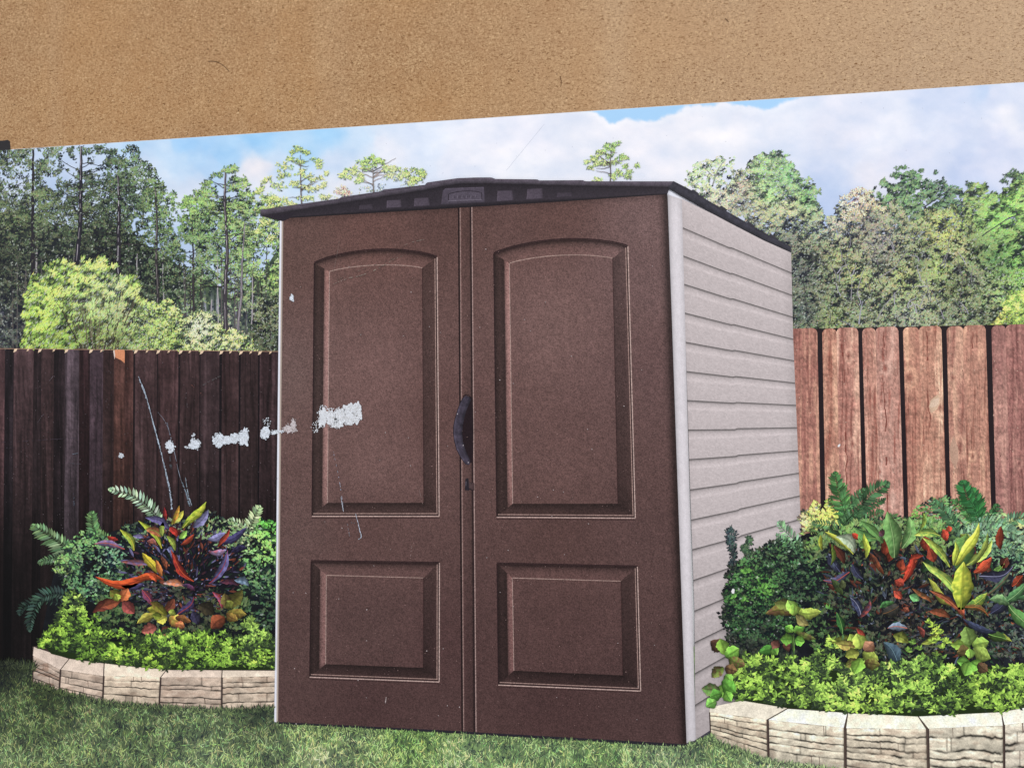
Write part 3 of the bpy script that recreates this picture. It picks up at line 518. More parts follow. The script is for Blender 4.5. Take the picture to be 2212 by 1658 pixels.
# ------------------------------------------------------------------ shed
shed = empty('garden_shed', pic, 'brown double door plastic shed with pale clapboard side')
SB = 790
LYs = [430, 491, 552, 613, 675, 738, 801, 863.5, 927, 990.7, 1056, 1121, 1185, 1251, 1317, 1385, 1452, 1520, 1599]
RYs = [545, 589, 637, 684, 731.5, 778, 826, 874, 922, 971.6, 1020, 1069, 1119, 1168, 1218, 1268, 1318, 1368, 1428]
def lx(y): return np.interp(y, [423, 675, 1032, 1317, 1599], [1472, 1479, 1490, 1500, 1502])
def rx(y): return np.interp(y, [545, 731, 920, 1120, 1430], [1708.5, 1713, 1721, 1729, 1741])
for i in range(18):
    ya, yb, za, zb = LYs[i], LYs[i+1], RYs[i], RYs[i+1]
    def f(u, v, x, y, i=i):
        base = np.array([201, 189, 189.])*(1-.02*abs(i-9)/9)
        prof = np.interp(v, [0, .02, .05, .10, .26, .31, .36, 1.0], [.42, .46, .74, .92, 1.03, 1.05, .985, .965]) if i else np.interp(v, [0, .3, 1.0], [1.03, 1.0, .97])
        low = np.interp(y, [1150, 1550], [1, .92]); nr = np.interp(u, [0, .05, .9, 1], [.97, 1, 1, .93])
        bush = 1-.35*np.clip((x-1550)/40, 0, 1)*np.clip((y-1240)/60, 0, 1)
        c = base*(prof*low*nr*bush)[..., None]; return c*(1+(fbm(x, y*1.6, 3, 2, 91)-.5)[..., None]*.10)
    st = .0
    xj = .43
    tl, tr = (lx(ya), ya), (rx(za), za); bl, br_ = (lx(yb), yb), (rx(zb), zb)
    P = lambda p, q, t, d=0: (p[0]*(1-t)+q[0]*t, p[1]*(1-t)+q[1]*t+d)
    b = MB(); j = 1.3 if i else 0
    b.ruled([tl, P(tl, tr, xj, j), P(tl, tr, xj+.02, -.6), tr], [bl, P(bl, br_, xj, 1.3), P(bl, br_, xj+.02, -.6), br_], 90, 28, f, 4)
    b.build('clapboard', M_sid, shed, SB)
b = MB()
b.ruled([(1442, 420), (1446, 422), (1473, 431)], [(1483, 1604), (1486, 1603), (1503, 1596)], 16, 160, lambda u, v, x, y: np.array([214, 207, 211.])*(np.interp(u, [0, .12, .3, .55, .8, 1], [.82, .92, 1.0, 1.03, .99, .90])*np.interp(y, [420, 470, 1300, 1600], [.95, 1, 1.0, .95]))[..., None]*(1+(fbm(x, y, 4, 2, 92)-.5)[..., None]*.05), 10)
b.build('corner_trim', M_sid, shed, SB, label='pale corner post right of the doors')
b = MB(); b.ruled([(605.5, 476), (613.5, 476)], [(593.5, 1557), (602.5, 1558)], 8, 120, lambda u, v, x, y: mix(np.array([226, 226, 236.]), np.array([188, 170, 158.]), np.clip((u-.45)*6, 0, 1))*np.interp(u, [0, .1, .5, .85, 1], [.75, 1.04, 1.0, .95, .55])[..., None], 10)
b.build('corner_trim', M_sid, shed, SB, label='thin white corner strip at the left edge of the shed')
b = MB(); b.stroke([(600, 1558.5), (800, 1568.5), (1000, 1579.5), (1250, 1594), (1482, 1608)], 5.5, 7, (40, 37, 45), 13); b.stroke([(1481, 1606), (1500, 1600), (1537, 1576), (1560, 1560)], 5, 5, (66, 62, 74), 13)
b.build('base_rail', M_dark, shed, SB)
DC = [(640, 520, (104, 78, 74)), (800, 500, (108, 78, 74)), (960, 480, (96, 70, 67)), (620, 800, (114, 90, 88)), (640, 1150, (104, 80, 78)), (800, 1150, (100, 74, 72)), (800, 800, (120, 91, 89)), (800, 1000, (116, 88, 86)), (970, 900, (104, 76, 74)), (620, 1400, (92, 69, 68)), (800, 1520, (82, 59, 59)), (970, 1400, (85, 61, 61)),
      (1200, 470, (100, 73, 70)), (1400, 480, (120, 94, 94)), (1420, 800, (106, 80, 80)), (1200, 700, (120, 92, 90)), (1200, 1000, (106, 79, 77)), (1200, 1160, (92, 67, 65)), (1400, 1160, (94, 70, 69)), (1200, 1530, (80, 57, 57)), (1420, 1500, (82, 60, 60)), (1200, 1350, (88, 64, 63)), (800, 1350, (90, 67, 66)), (1400, 600, (116, 90, 90))]
DC = [(a_, b_, tuple(np.array(c_)*np.array([.945, .945, .925]))) for a_, b_, c_ in DC]
def door_col(k=1.0, add=0):
    def f(u, v, x, y):
        c = ctrl(x, y, DC, 2.4)*np.asarray(k)[..., None] if np.ndim(k) else ctrl(x, y, DC, 2.4)*k
        return c*(1+(fbm(x, y, 34, 3, 61)-.5)[..., None]*.05+(fbm(x, y, 3.2, 2, 62)-.5)[..., None]*.16)+add
    return f
def grad(fn):       # fn(u,v) -> factor
    g = door_col(1.0)
    return lambda u, v, x, y: np.clip(g(u, v, x, y)*fn(u, v)[..., None], 0, 250)
def hl(u, a): return np.interp(u, *a)
fxl = lambda y: 613.5+(y-478)*(-11.0/1079); fs1 = lambda y: 991+(y-449)*(7.5/1127); fs2 = lambda y: 1018+(y-446)*(8.5/1130); frr = lambda y: 1441.5+(y-420)*(41.5/1184)
for (nm, tl, tr, bl, br_, lab) in (('door', (613.5, 472), (991, 449), (602, 1557), (998.5, 1577), 'left brown door leaf with a tall arched panel'), ('door', (1018, 446.5), (1441.5, 420), (1026.5, 1579), (1483, 1605), 'right brown door leaf with the wider arched panel')):
    b = MB(); rt = tl[0] > 900
    def f(u, v, x, y, rt=rt):
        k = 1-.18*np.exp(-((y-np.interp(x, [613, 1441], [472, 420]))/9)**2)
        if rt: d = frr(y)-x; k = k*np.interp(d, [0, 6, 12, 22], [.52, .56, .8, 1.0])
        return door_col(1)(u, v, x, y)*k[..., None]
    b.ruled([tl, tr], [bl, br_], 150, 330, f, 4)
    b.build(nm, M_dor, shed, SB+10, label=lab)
b = MB()
b.ruled([(991, 449), (1018, 446.5)], [(998.5, 1577), (1026.5, 1579)], 22, 300, lambda u, v, x, y: door_col(1)(u, v, x, y)*np.interp(u, [0, .06, .12, .17, .25, .5, .85, .93, 1.0], [.25, .28, 1.25, 1.2, .95, .92, .88, .5, .35])[..., None], 8)
b.stroke([(fs2(446)+2.0, 447), (fs2(1579)+2.6, 1579)], 1.8, 2.0, (166, 140, 134), 12); b.stroke([(fs1(449)+3.6, 450), (fs1(1577)+3.8, 1577)], 1.7, 1.8, (150, 124, 118), 12); b.stroke([(fs1(449), 450), (fs1(1577), 1577)], 2.6, 2.4, (36, 24, 26), 12); b.stroke([(fs2(446)-.6, 447), (fs2(1579)-.6, 1579)], 2.6, 2.4, (44, 30, 32), 12)
b.build('door_seam_strip', M_dor, shed, SB+10)
def arc(a, c, sag, n=25):
    t = np.linspace(0, 1, n); a, c = np.array(a, float), np.array(c, float); s = 4*t*(1-t)
    s = np.where(s > 0, s**.85, 0)
    return np.stack([a[0]*(1-t)+c[0]*t, a[1]*(1-t)+c[1]*t-sag*s], 1)
def panel(otl, otr, obr, obl, osag, itl, itr, ibr, ibl, isag, split, label):
    b = MB(); oT = arc(otl, otr, osag); iT = arc(itl, itr, isag); A = lambda p, q, t: tuple(np.array(p)*(1-t)+np.array(q)*t)
    b.ruled(oT, [obl, obr], 30, 30, door_col(.72), 3)
    # top bevel
    b.ruled(oT, iT, 60, 14, grad(lambda u, v: np.interp(v, [0, .12, .25, .5, .85, 1], [.45, .6, .86, 1.04, 1.10, 1.15])), 6)
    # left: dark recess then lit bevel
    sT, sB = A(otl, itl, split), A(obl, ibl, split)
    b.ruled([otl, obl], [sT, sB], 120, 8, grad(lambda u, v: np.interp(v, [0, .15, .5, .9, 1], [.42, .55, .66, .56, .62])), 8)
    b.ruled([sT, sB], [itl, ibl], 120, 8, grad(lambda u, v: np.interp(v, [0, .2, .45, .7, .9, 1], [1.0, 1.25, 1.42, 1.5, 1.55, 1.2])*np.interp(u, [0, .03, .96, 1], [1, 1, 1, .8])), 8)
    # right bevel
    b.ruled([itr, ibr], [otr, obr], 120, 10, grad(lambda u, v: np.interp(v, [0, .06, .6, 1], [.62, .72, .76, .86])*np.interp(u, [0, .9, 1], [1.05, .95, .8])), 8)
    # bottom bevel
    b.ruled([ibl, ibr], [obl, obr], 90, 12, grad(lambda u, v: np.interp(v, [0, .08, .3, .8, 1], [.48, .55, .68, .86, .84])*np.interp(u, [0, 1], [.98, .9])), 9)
    # raised face
    b.ruled(iT, [ibl, ibr], 70, 110, grad(lambda u, v: np.interp(v, [0, .2, .8, 1], [1.05, 1.03, 1.03, 1.02])*np.interp(u, [0, .1, .9, 1], [1.03, 1.0, 1.0, .97])), 11)
    b.stroke(iT, 1.9, 1.6, (160, 134, 126), 13); b.stroke([itl, ibl], 1.3, 1.3, (172, 146, 138), 13)
    b.stroke([itr, ibr], 1.3, 1.3, (60, 40, 40), 13)
    # grooves round the opening
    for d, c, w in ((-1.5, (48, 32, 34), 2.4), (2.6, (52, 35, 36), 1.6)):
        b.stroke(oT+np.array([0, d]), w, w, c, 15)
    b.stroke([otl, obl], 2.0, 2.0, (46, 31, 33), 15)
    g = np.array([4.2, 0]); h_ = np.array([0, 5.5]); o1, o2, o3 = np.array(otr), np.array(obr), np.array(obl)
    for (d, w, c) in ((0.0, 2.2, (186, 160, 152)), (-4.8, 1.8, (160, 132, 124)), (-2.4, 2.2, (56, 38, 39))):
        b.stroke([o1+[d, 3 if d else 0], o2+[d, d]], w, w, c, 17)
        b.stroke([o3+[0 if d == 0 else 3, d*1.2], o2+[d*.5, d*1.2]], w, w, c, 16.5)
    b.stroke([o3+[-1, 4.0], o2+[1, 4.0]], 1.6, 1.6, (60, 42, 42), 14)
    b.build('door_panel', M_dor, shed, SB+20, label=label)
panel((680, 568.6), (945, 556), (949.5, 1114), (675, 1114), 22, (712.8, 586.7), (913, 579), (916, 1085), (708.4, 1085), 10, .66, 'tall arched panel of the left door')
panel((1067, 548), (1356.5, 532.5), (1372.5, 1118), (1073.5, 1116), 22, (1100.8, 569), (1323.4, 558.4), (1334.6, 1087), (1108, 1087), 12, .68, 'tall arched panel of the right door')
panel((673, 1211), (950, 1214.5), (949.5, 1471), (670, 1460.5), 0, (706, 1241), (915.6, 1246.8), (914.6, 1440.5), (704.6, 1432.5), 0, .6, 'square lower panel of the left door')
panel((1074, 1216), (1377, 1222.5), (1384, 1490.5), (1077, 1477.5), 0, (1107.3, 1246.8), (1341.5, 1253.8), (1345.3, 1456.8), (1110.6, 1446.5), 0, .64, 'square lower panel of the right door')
# handle and latch
kh = .2223; HX = lambda p: [(884.8+x*kh, 774.2+y*kh) for x, y in p]
hd = MB()
hd.ruled(HX([(520, 372), (480, 560), (460, 700), (500, 900), (545, 1020)]), HX([(618, 378), (622, 560), (624, 720), (622, 900), (612, 1010)]), 20, 8, (36, 25, 29), 2)
outer = HX([(550, 358), (515, 388), (490, 440), (468, 500), (445, 580), (430, 650), (427, 720), (438, 800), (458, 880), (492, 945), (520, 990), (545, 1022), (575, 1032)])
inner = HX([(588, 372), (600, 400), (578, 450), (560, 490), (538, 560), (522, 640), (514, 720), (520, 800), (538, 860), (556, 910), (575, 950), (592, 985), (590, 1022)])
hd.ruled(outer, inner, 40, 10, lambda u, v, x, y: np.array([62, 56, 68.])*(np.interp(v, [0, .12, .25, .6, 1], [.75, 1.35, 1.0, 1.08, .7])*(1+(fbm(x, y, 9, 3, 4)-.5)*.5))[..., None], 8)
hd.stroke(HX([(520, 368), (548, 350), (580, 358), (604, 385)]), 2.0, 1.6, (28, 20, 24), 12); hd.stroke(outer, 1.0, 1.0, (34, 27, 33), 12)
hd.leaves(*[np.array(v) for v in zip(*HX([(465, 545), (520, 850), (570, 1015)]))], 4, 2, 1.2, np.array([[190, 180, 185]]*3), h=14)
hd.build('door_handle', M_dark, shed, SB+50, label='dark curved pull handle')
hd = MB(); hd.ruled(HX([(545, 1165), (575, 1160)]), HX([(540, 1275), (582, 1280)]), 4, 8, (40, 35, 42), 4)
hd.ruled(HX([(575, 1195), (632, 1205)]), HX([(575, 1270), (632, 1280)]), 8, 6, lambda u, v, x, y: mix((58, 44, 46), (84, 66, 66), fbm(x, y, 3, 2, 3)), 3); hd.stroke(HX([(552, 1190), (550, 1235)]), 1.6, 1.2, (96, 88, 98), 8); hd.stroke(HX([(580, 1265), (620, 1275)]), 2, 1.5, (34, 28, 32), 8)
hd.build('door_latch', M_dark, shed, SB+50, label='small dark latch under the handle')
# gable and roof
b = MB()
gt = [(564, 463), (650, 449), (800, 426), (919, 409), (993, 397), (1060, 396.5), (1250, 401), (1448, 404)]
gb = [(612, 477.5), (617, 472), (800, 461), (990, 449.5), (1200, 437), (1441, 420.5)]
b.ruled(gt, gb, 120, 10, lambda u, v, x, y: np.array([52, 46, 53.])*(np.interp(v, [0, .2, .8, .9, 1], [.72, .9, 1.08, .8, .6])*np.interp(x, [560, 800, 1000, 1450], [.9, .95, 1.0, .98]))[..., None], 2)
b.build('gable_wall', M_dark, shed, SB+60)
vents = [((778, 443.5), (806, 441), (808.7, 451.5), (777, 453)), ((837, 433.5), (867, 431.6), (868.6, 447.5), (836, 449.7)), ((896.5, 428.8), (927, 427), (929.6, 444), (895, 446)), ((1075.5, 412.8), (1107, 411), (1110.5, 433), (1074, 435)), ((1140, 409), (1172, 407), (1173, 429), (1137.7, 431)), ((1205, 417), (1238, 415.6), (1238, 424.5), (1203, 426.5))]
for i, (p, q, r_, s_) in enumerate(vents):
    b = MB(); g = 1.0 if 0 < i < 5 else .8; b.ruled([p, q], [s_, r_], 14, 10, lambda u, v, x, y: np.array([80, 71, 82.])*g*(np.interp(u, [0, .08, .9, 1], [1.15, 1, .96, .75])*np.interp(v, [0, .1, 1], [.8, 1, 1.04]))[..., None], 4)
    b.build('gable_block', M_dark, shed, SB+75)
b = MB(); b.ruled([(957.5, 413), (963, 407.5), (1046, 404.5)], [(953.8, 442), (1047.6, 437.5)], 40, 14, lambda u, v, x, y: np.array([80, 72, 84.])*np.interp(v, [0, .08, .9, 1], [1.1, 1, .95, .8])[..., None], 2)
a1 = arc((970, 420), (1041, 417), 5); b.ruled(a1, [(969, 434), (1041.5, 431.5)], 40, 10, (84, 76, 88), 6); b.stroke(np.r_[[(969, 434)], a1, [(1041.5, 431)]], 1.6, 1.4, (40, 34, 42), 9); b.stroke([(969, 434.5), (1041.5, 432)], 1.0, 1.0, (118, 110, 122), 9)
for k in range(17):      # worn embossed line, not legible in the photograph
    x = 979+k*3.2; b.stroke([(x, 429-k*.1), (x+.6, 424-k*.1)], 1.2, .8, (60, 52, 62) if k % 3 else (112, 104, 116), 10)
b.build('gable_nameplate', M_dark, shed, SB+75, label='arched embossed plate in the middle of the gable')
b = MB()
rt_ = [(563.7, 453.7), (650, 441), (734, 429.8), (738, 426.2), (825, 413.8), (827.5, 410.4), (919.5, 400), (922, 395.2), (955, 390.5), (990, 385.6), (1030, 384.2), (1062, 384), (1070.6, 387.3), (1161, 388.3), (1165, 390.6), (1259.6, 390), (1264, 392.4), (1456, 392.6)]
rb_ = [(563.7, 467.5), (612, 460.5), (650, 453.5), (800, 430.5), (919, 411.5), (960, 403), (993, 398.2), (1060, 397.6), (1250, 402.5), (1449, 405.5)]
b.ruled(rt_, rb_, 220, 8, lambda u, v, x, y: np.array([84, 76, 86.])*(np.interp(v, [0, .15, .45, .75, 1], [.95, 1.12, 1.0, .8, .5])*(1+(fbm(x, y, 7, 3, 2)-.5)*.18))[..., None], 4)
for (xa, ya, xc, yc) in ((650, 446, 738, 430), (738, 431, 827, 414), (827, 415, 921, 401)): b.stroke([(xa, ya), (xc, yc)], 1, 1, (54, 48, 56), 8)
b.build('roof_fascia', M_dark, shed, SB+90)
b = MB(); b.ruled([(563.7, 466), (612, 463), (640, 458)], [(585, 472), (612, 478.5), (625, 473)], 20, 4, (44, 38, 46), 0); b.build('eave_underside', M_dark, shed, SB+90)
b = MB(); b.ruled([(1455, 392), (1490, 410), (1540, 440), (1600, 474), (1660, 508), (1709, 533.5)], [(1442, 407), (1470, 424), (1520, 452), (1580, 484), (1650, 520), (1708.5, 546)], 70, 8, lambda u, v, x, y: np.array([62, 60, 70.])*(np.interp(v, [0, .3, .6, 1], [.85, 1.0, .9, .6])*(1+(fbm(x, y, 8, 3, 2)-.5)*.3))[..., None], 8)
for x, y in ((1497, 413), (1558, 448), (1617, 482), (1665, 509)): b.poly([(x-4, y-.5), (x, y-3.5), (x+14, y+6.5), (x+8, y+8)], (60, 58, 66), 5)
b.build('side_eave', M_dark, shed, SB+90)

# ------------------------------------------------------------------ stone bed walls
def stone(parent, tl, tr, fl_, fr_, bl, br_, seed, tone, courses):
    """one block: worn top between tl-tr and the lip fl-fr, layered face down to bl-br"""
    tone = np.array(tone, float)*1.05; b = MB()
    def topf(u, v, x, y): return tone*1.12*(1+(fbm(x, y, 14, 4, seed)-.5)*.16+np.interp(v, [0, .8, 1], [0, .02, .05]))[..., None]*np.array([1, .99, .97])
    b.ruled([tl, tr], [fl_, fr_], 50, 14, topf, 2)
    rr = np.random.RandomState(seed); H = [0]
    for k in range(courses): H.append(H[-1]+rr.uniform(.6, 1.4))
    H = np.array(H)/H[-1]
    cuts = [np.sort(rr.uniform(.12, .88, rr.randint(0, 2)+(_ % 2))) for _ in range(courses)]; cuts = [q if len(q) else np.array([9.]) for q in cuts]; segt = rr.uniform(.88, 1.10, (courses, 4)); sdy = rr.uniform(-.035, .035, (courses, 4))
    def facef(u, v, x, y):
        vv = v+(fbm(x, y*0, 60, 2, seed+3)-.5)*.03+(fbm(x, y*0, 6, 2, seed+4)-.5)*.016
        kk = np.clip(np.searchsorted(H, vv.ravel()).reshape(vv.shape)-1, 0, courses-1)
        k_ = np.ones(vv.shape); edge = np.zeros(vv.shape)
        for k in range(courses):
            sel = kk == k; sg = np.searchsorted(cuts[k], u[sel]); k_[sel] = segt[k][sg]
            dm = np.min(np.abs(u[sel][:, None]-cuts[k][None, :]), 1); edge[sel] = np.exp(-(dm/.010)**2)*.38
            f_ = (vv[sel]-H[k])/(H[k+1]-H[k]); k_[sel] *= np.interp(f_, [0, .08, .25, .85, .96, 1], [.90, 1.04, 1.05, 1.0, .90, .74])
        c = tone*(.94+(fbm(x, y*1.8, 15, 5, seed+5)-.5)*.34)[..., None]*np.array([1.0, .972, .935])*k_[..., None]*(1-edge)[..., None]
        stain = np.clip((fbm(x, y*2.5, 26, 4, seed+9)-.6)*2.6, 0, .5); c = mix(c, np.broadcast_to(np.array([136, 104, 86.]), c.shape), stain*(1.0 if tone[0] < 206 else .45))
        for k in range(1, courses):
            d = vv-H[k]-(fbm(x, y*0+k*77, 40, 3, seed+k*5)-.5)*.045; w = .009+.014*fbm(x, y*0+k*31, 12, 2, seed+k)
            c = c*(1-.80*np.exp(-(d/w)**2)*np.clip(fbm(x, y*0+k*50, 34, 2, seed+k)*3-.6, .15, 1)+.07*np.exp(-((d-.035)/.02)**2))[..., None]
        c = c*(np.interp(v, [0, .04, .10, .9, 1], [1.08, 1.05, 1.0, .95, .78])*np.interp(u, [0, .02, .98, 1], [.8, 1, 1, .75]))[..., None]
        return np.clip(c, 0, 248)
    t = np.linspace(0, 1, 30); wob = (fbm(t*80+seed*9, t*0, 9, 3, seed)-.5)*3*np.sin(np.pi*t)**.5
    lip = np.stack([fl_[0]*(1-t)+fr_[0]*t, fl_[1]*(1-t)+fr_[1]*t+wob], 1)
    b.ruled(lip, [bl, br_], 80, 84, facef, 5)
    b.stroke([fl_, bl], 2.2, 2.6, (64, 50, 48), 9)
    for k in range(3):   # short upright cracks in the layers
        j = rr.randint(0, courses); u_ = rr.uniform(.25, .8); xa = fl_[0]*(1-u_)+fr_[0]*u_; ya = fl_[1]*(1-u_)+fr_[1]*u_; hb = bl[1]*(1-u_)+br_[1]*u_
        b.stroke([(xa, ya+(hb-ya)*H[j]), (xa+1, ya+(hb-ya)*H[min(j+1, courses)])], 1.4, 1.0, (112, 92, 82), 9)
    b.build('stone_block', M_wood, parent, BB)
BB = 720+0
q = .3777; A5 = lambda x, y: (x*q, 1032.2+y*q)
BB = 740
bedL = empty('stone_bed_wall', pic, 'curved low wall of pale layered stone blocks left of the shed')
bb = MB(); bb.poly([A5(190, 960), A5(300, 940), A5(1620, 1050), A5(1620, 1310), A5(1270, 1322), A5(910, 1306), A5(590, 1276), A5(340, 1216), A5(190, 1170)], (66, 54, 50), 0); bb.build('mortar', M_wood, bedL, BB-2)
topsL = [(195, 962), (345, 1010), (590, 1060), (960, 1088), (1276, 1096), (1640, 1098)]
lipL = [(190, 1012), (350, 1092), (597, 1128), (922, 1136), (1272, 1136), (1640, 1128)]
botL = [(190, 1172), (342, 1216), (590, 1277), (912, 1306), (1270, 1322), (1640, 1304)]
topsL2 = [(195, 962), (400, 1030), (600, 1056), (958, 1090), (1274, 1096), (1640, 1098)]
for i in range(5):
    g = 3
    stone(bedL, A5(topsL2[i][0]+g, topsL2[i][1]), A5(topsL2[i+1][0]-g, topsL2[i+1][1]), A5(lipL[i][0]+g, lipL[i][1]), A5(lipL[i+1][0]-g, lipL[i+1][1]), A5(botL[i][0]+g, botL[i][1]), A5(botL[i+1][0]-g, botL[i+1][1]), 700+i*11, [(190, 174, 164), (200, 184, 172), (212, 198, 182), (200, 184, 172), (206, 192, 178)][i], [5, 4, 4, 5, 5][i])
p5 = .3998; B5 = lambda x, y: (1474.6+x*p5, 995.3+y*p5)
bedR = empty('stone_bed_wall', pic, 'curved low wall of cream stone blocks right of the shed')
bb = MB(); bb.poly([B5(145, 1330), B5(330, 1290), B5(2000, 1300), B5(2000, 1790), B5(1000, 1790), B5(870, 1680), B5(460, 1612), B5(150, 1500)], (84, 70, 62), 0); bb.build('mortar', M_wood, bedR, 912)
T_ = [[(145, 1335), (150, 1325), (330, 1287), (563, 1330)], [(568, 1334), (888, 1356)], [(893, 1358), (1265, 1372)], [(1273, 1374), (1716, 1352)], [(1720, 1352), (2010, 1296)]]
Lp = [(145, 1352, 452, 1392), (462, 1394, 868, 1436), (882, 1438, 1312, 1444), (1326, 1440, 1726, 1424), (1736, 1420, 2010, 1390)]
Bt = [(152, 1500, 456, 1610), (466, 1612, 870, 1668), (882, 1675, 1320, 1755), (1332, 1755, 1728, 1790), (1738, 1790, 2010, 1790)]
tn = [(222, 212, 194), (228, 222, 206), (222, 214, 198), (228, 223, 208), (222, 217, 205)]
BB = 915
for i in range(5):
    tp = T_[i]; l_ = Lp[i]; t_ = Bt[i]
    if i == 0:
        bb = MB(); bb.ruled([B5(*P_) for P_ in tp], [B5(l_[0], l_[1]), B5(l_[2], l_[3])], 50, 14, lambda u, v, x, y: np.array(tn[0])*1.1*(1+(fbm(x, y, 14, 4, 5)-.5)*.14)[..., None], 3); bb.build('stone_block', M_wood, bedR, BB+1)
        tp = [(300, 1345), (540, 1345)]; tp = [(160, 1345), (450, 1385)]
    stone(bedR, B5(*tp[0]), B5(*tp[-1]), B5(l_[0], l_[1]), B5(l_[2], l_[3]), B5(t_[0], t_[1]), B5(t_[2], t_[3]), 800+i*17, tn[i], [6, 5, 7, 6, 6][i])
b = MB()     # grass growing over the feet of the blocks
def tufts_line(pts, n, up=9):
    t = R.rand(n); p = np.array(pts, float); tt = np.linspace(0, 1, len(p)); x = np.interp(t, tt, p[:, 0])+R.uniform(-3, 3, n); y = np.interp(t, tt, p[:, 1])+R.uniform(-2, 9, n)
    s = np.clip(.45+(R.rand(n)-.5)*.9, 0, 1); b.leaves(x, y, R.uniform(.5, 1.4, n)*up, R.uniform(1.2, 2.4, n), np.pi/2+R.normal(0, .5, n), shade(ctrl(x, y, GRS), s), h=R.uniform(0, 40, n))
tufts_line([A5(*k) for k in botL[:-1]]+[(592, 1528)], 1300); tufts_line([(596, 1566), (1000, 1588), (1482, 1615)], 900, 9); tufts_line([(-60, 1440), (76, 1440)], 700, 18); tufts_line([(1482, 1612), (1538, 1588), (1540, 1602)], 260, 9); tufts_line([B5(150, 1505), B5(456, 1615), B5(870, 1672)], 700, 10)
b.build('grass_fringe', M_fol, pic, 935, kind='stuff')

# ------------------------------------------------------------------ planting, left bed
XCLIP = True
PB = 950
def smooth(pts, n=40):
    p = np.array(pts, float); t = np.linspace(0, len(p)-1, n); i = np.clip(t.astype(int), 0, len(p)-2); f = (t-i)[:, None]
    P0 = p[np.maximum(i-1, 0)]; P1 = p[i]; P2 = p[i+1]; P3 = p[np.minimum(i+2, len(p)-1)]
    return .5*((2*P1)+(-P0+P2)*f+(2*P0-5*P1+4*P2-P3)*f**2+(-P0+3*P1-3*P2+P3)*f**3)
def fern(paths, col, base, label, parent=None, tf=A5):
    t_ = empty('fern', parent or pic, label)
    for (pts, La, Lb, n, cc) in paths:          # La/Lb: pinna length on either side
        b = MB(); q_ = smooth([tf(*p) for p in pts], n); tg = np.gradient(q_, axis=0); ang = np.arctan2(-tg[:, 1], tg[:, 0]); t = np.linspace(0, 1, n)
        prof = np.interp(t, [0, .08, .35, .8, 1], [.35, .7, 1, .75, .15]); cc = np.array(cc, float)
        b.stroke(q_, 1.6, .8, cc*.7, 20)
        for sgn, LL in ((1, La), (-1, Lb)):
            c = np.clip(cc*(R.uniform(.62, 1.25, (n, 1)))*(1+R.uniform(-.06, .06, (n, 3))), 0, 250)
            b.leaves(q_[:, 0], q_[:, 1], LL*prof*R.uniform(.85, 1.1, n), np.clip(LL*.26, 2.2, 6.0), ang+sgn*(1.15-.35*t)+R.normal(0, .07, n), c, h=4+np.arange(n) % 30, six=True, tip=.18)
        b.build('frond', M_fol, t_, base)
# fronds listed from base to tip
fern([([(470, 500), (400, 410), (300, 330), (195, 268)], 38, 24, 24, (124, 156, 110)), ([(430, 440), (330, 450), (225, 480)], 18, 14, 18, (104, 134, 96)), ([(460, 520), (380, 480), (250, 470)], 16, 12, 16, (88, 116, 84))], None, PB, 'arching fern at the left side of the left bed')
fern([([(920, 245), (860, 175), (760, 100), (632, 64)], 20, 26, 20, (166, 194, 160))], None, PB, 'pale fern frond reaching up over the dark fence')
fern([([(620, 400), (560, 330), (535, 260), (530, 192)], 22, 22, 17, (106, 142, 92)), ([(660, 380), (600, 330), (560, 300)], 12, 14, 12, (120, 156, 100))], None, PB, 'upright green fern behind the left shrub')
fern([([(420, 690), (330, 660), (240, 690), (190, 790), (180, 870)], 15, 26, 26, (62, 84, 74)), ([(400, 720), (250, 700), (150, 730), (120, 780)], 12, 18, 20, (44, 60, 54))], None, PB, 'dark shaded fern low at the left of the bed')
fern([([(1400, 400), (1430, 290), (1460, 220), (1488, 160)], 22, 22, 15, (184, 206, 156)), ([(1440, 340), (1390, 270), (1312, 238)], 16, 16, 13, (192, 212, 166)), ([(1420, 440), (1380, 360), (1340, 300)], 14, 16, 12, (140, 170, 120))], None, PB, 'pale yellow green fern beside the shed corner')
def shrub(poly, mids, base, name, label, L=8, wd=5, dens=.07, tf=A5, **kw):
    b = MB(); b.poly([tf(*p) for p in poly], (16, 18, 20), -6) if kw.pop('back', True) else None
    kw.setdefault('glint', .012); foliage(b, [tf(*p) for p in poly], dens*1.6, L*.95, wd*.8, mids, seed=int(base)+len(poly), edge=6, **kw); b.build(name, M_fol, pic, base, label=label)
def M5(*a): return [(A5(x, y)[0], A5(x, y)[1], c) for x, y, c in a]
def N5(*a): return [(B5(x, y)[0], B5(x, y)[1], c) for x, y, c in a]
# deep shade behind the plants
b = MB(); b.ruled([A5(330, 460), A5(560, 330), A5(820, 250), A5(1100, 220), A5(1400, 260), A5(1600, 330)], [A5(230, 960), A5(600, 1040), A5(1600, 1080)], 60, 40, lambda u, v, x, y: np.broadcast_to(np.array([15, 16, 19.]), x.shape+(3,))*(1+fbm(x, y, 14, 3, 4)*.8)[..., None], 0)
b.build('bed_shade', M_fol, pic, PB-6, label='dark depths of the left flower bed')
shrub([(330, 480), (420, 330), (540, 310), (660, 350), (760, 430), (720, 560), (640, 640), (560, 720), (480, 700), (370, 620), (320, 540)], M5((400, 400, (98, 136, 84)), (520, 350, (92, 130, 80)), (500, 480, (70, 102, 74)), (650, 460, (88, 124, 100)), (340, 530, (120, 150, 84)), (450, 600, (66, 98, 70)), (600, 620, (100, 134, 104))), 990, 'leafy_shrub', 'small leaved dark green shrub at the left of the bed', L=7.5, wd=4.8, gap=.26, contrast=1.35, ang=(-.5, 3.6), back=False, bias=-.2)
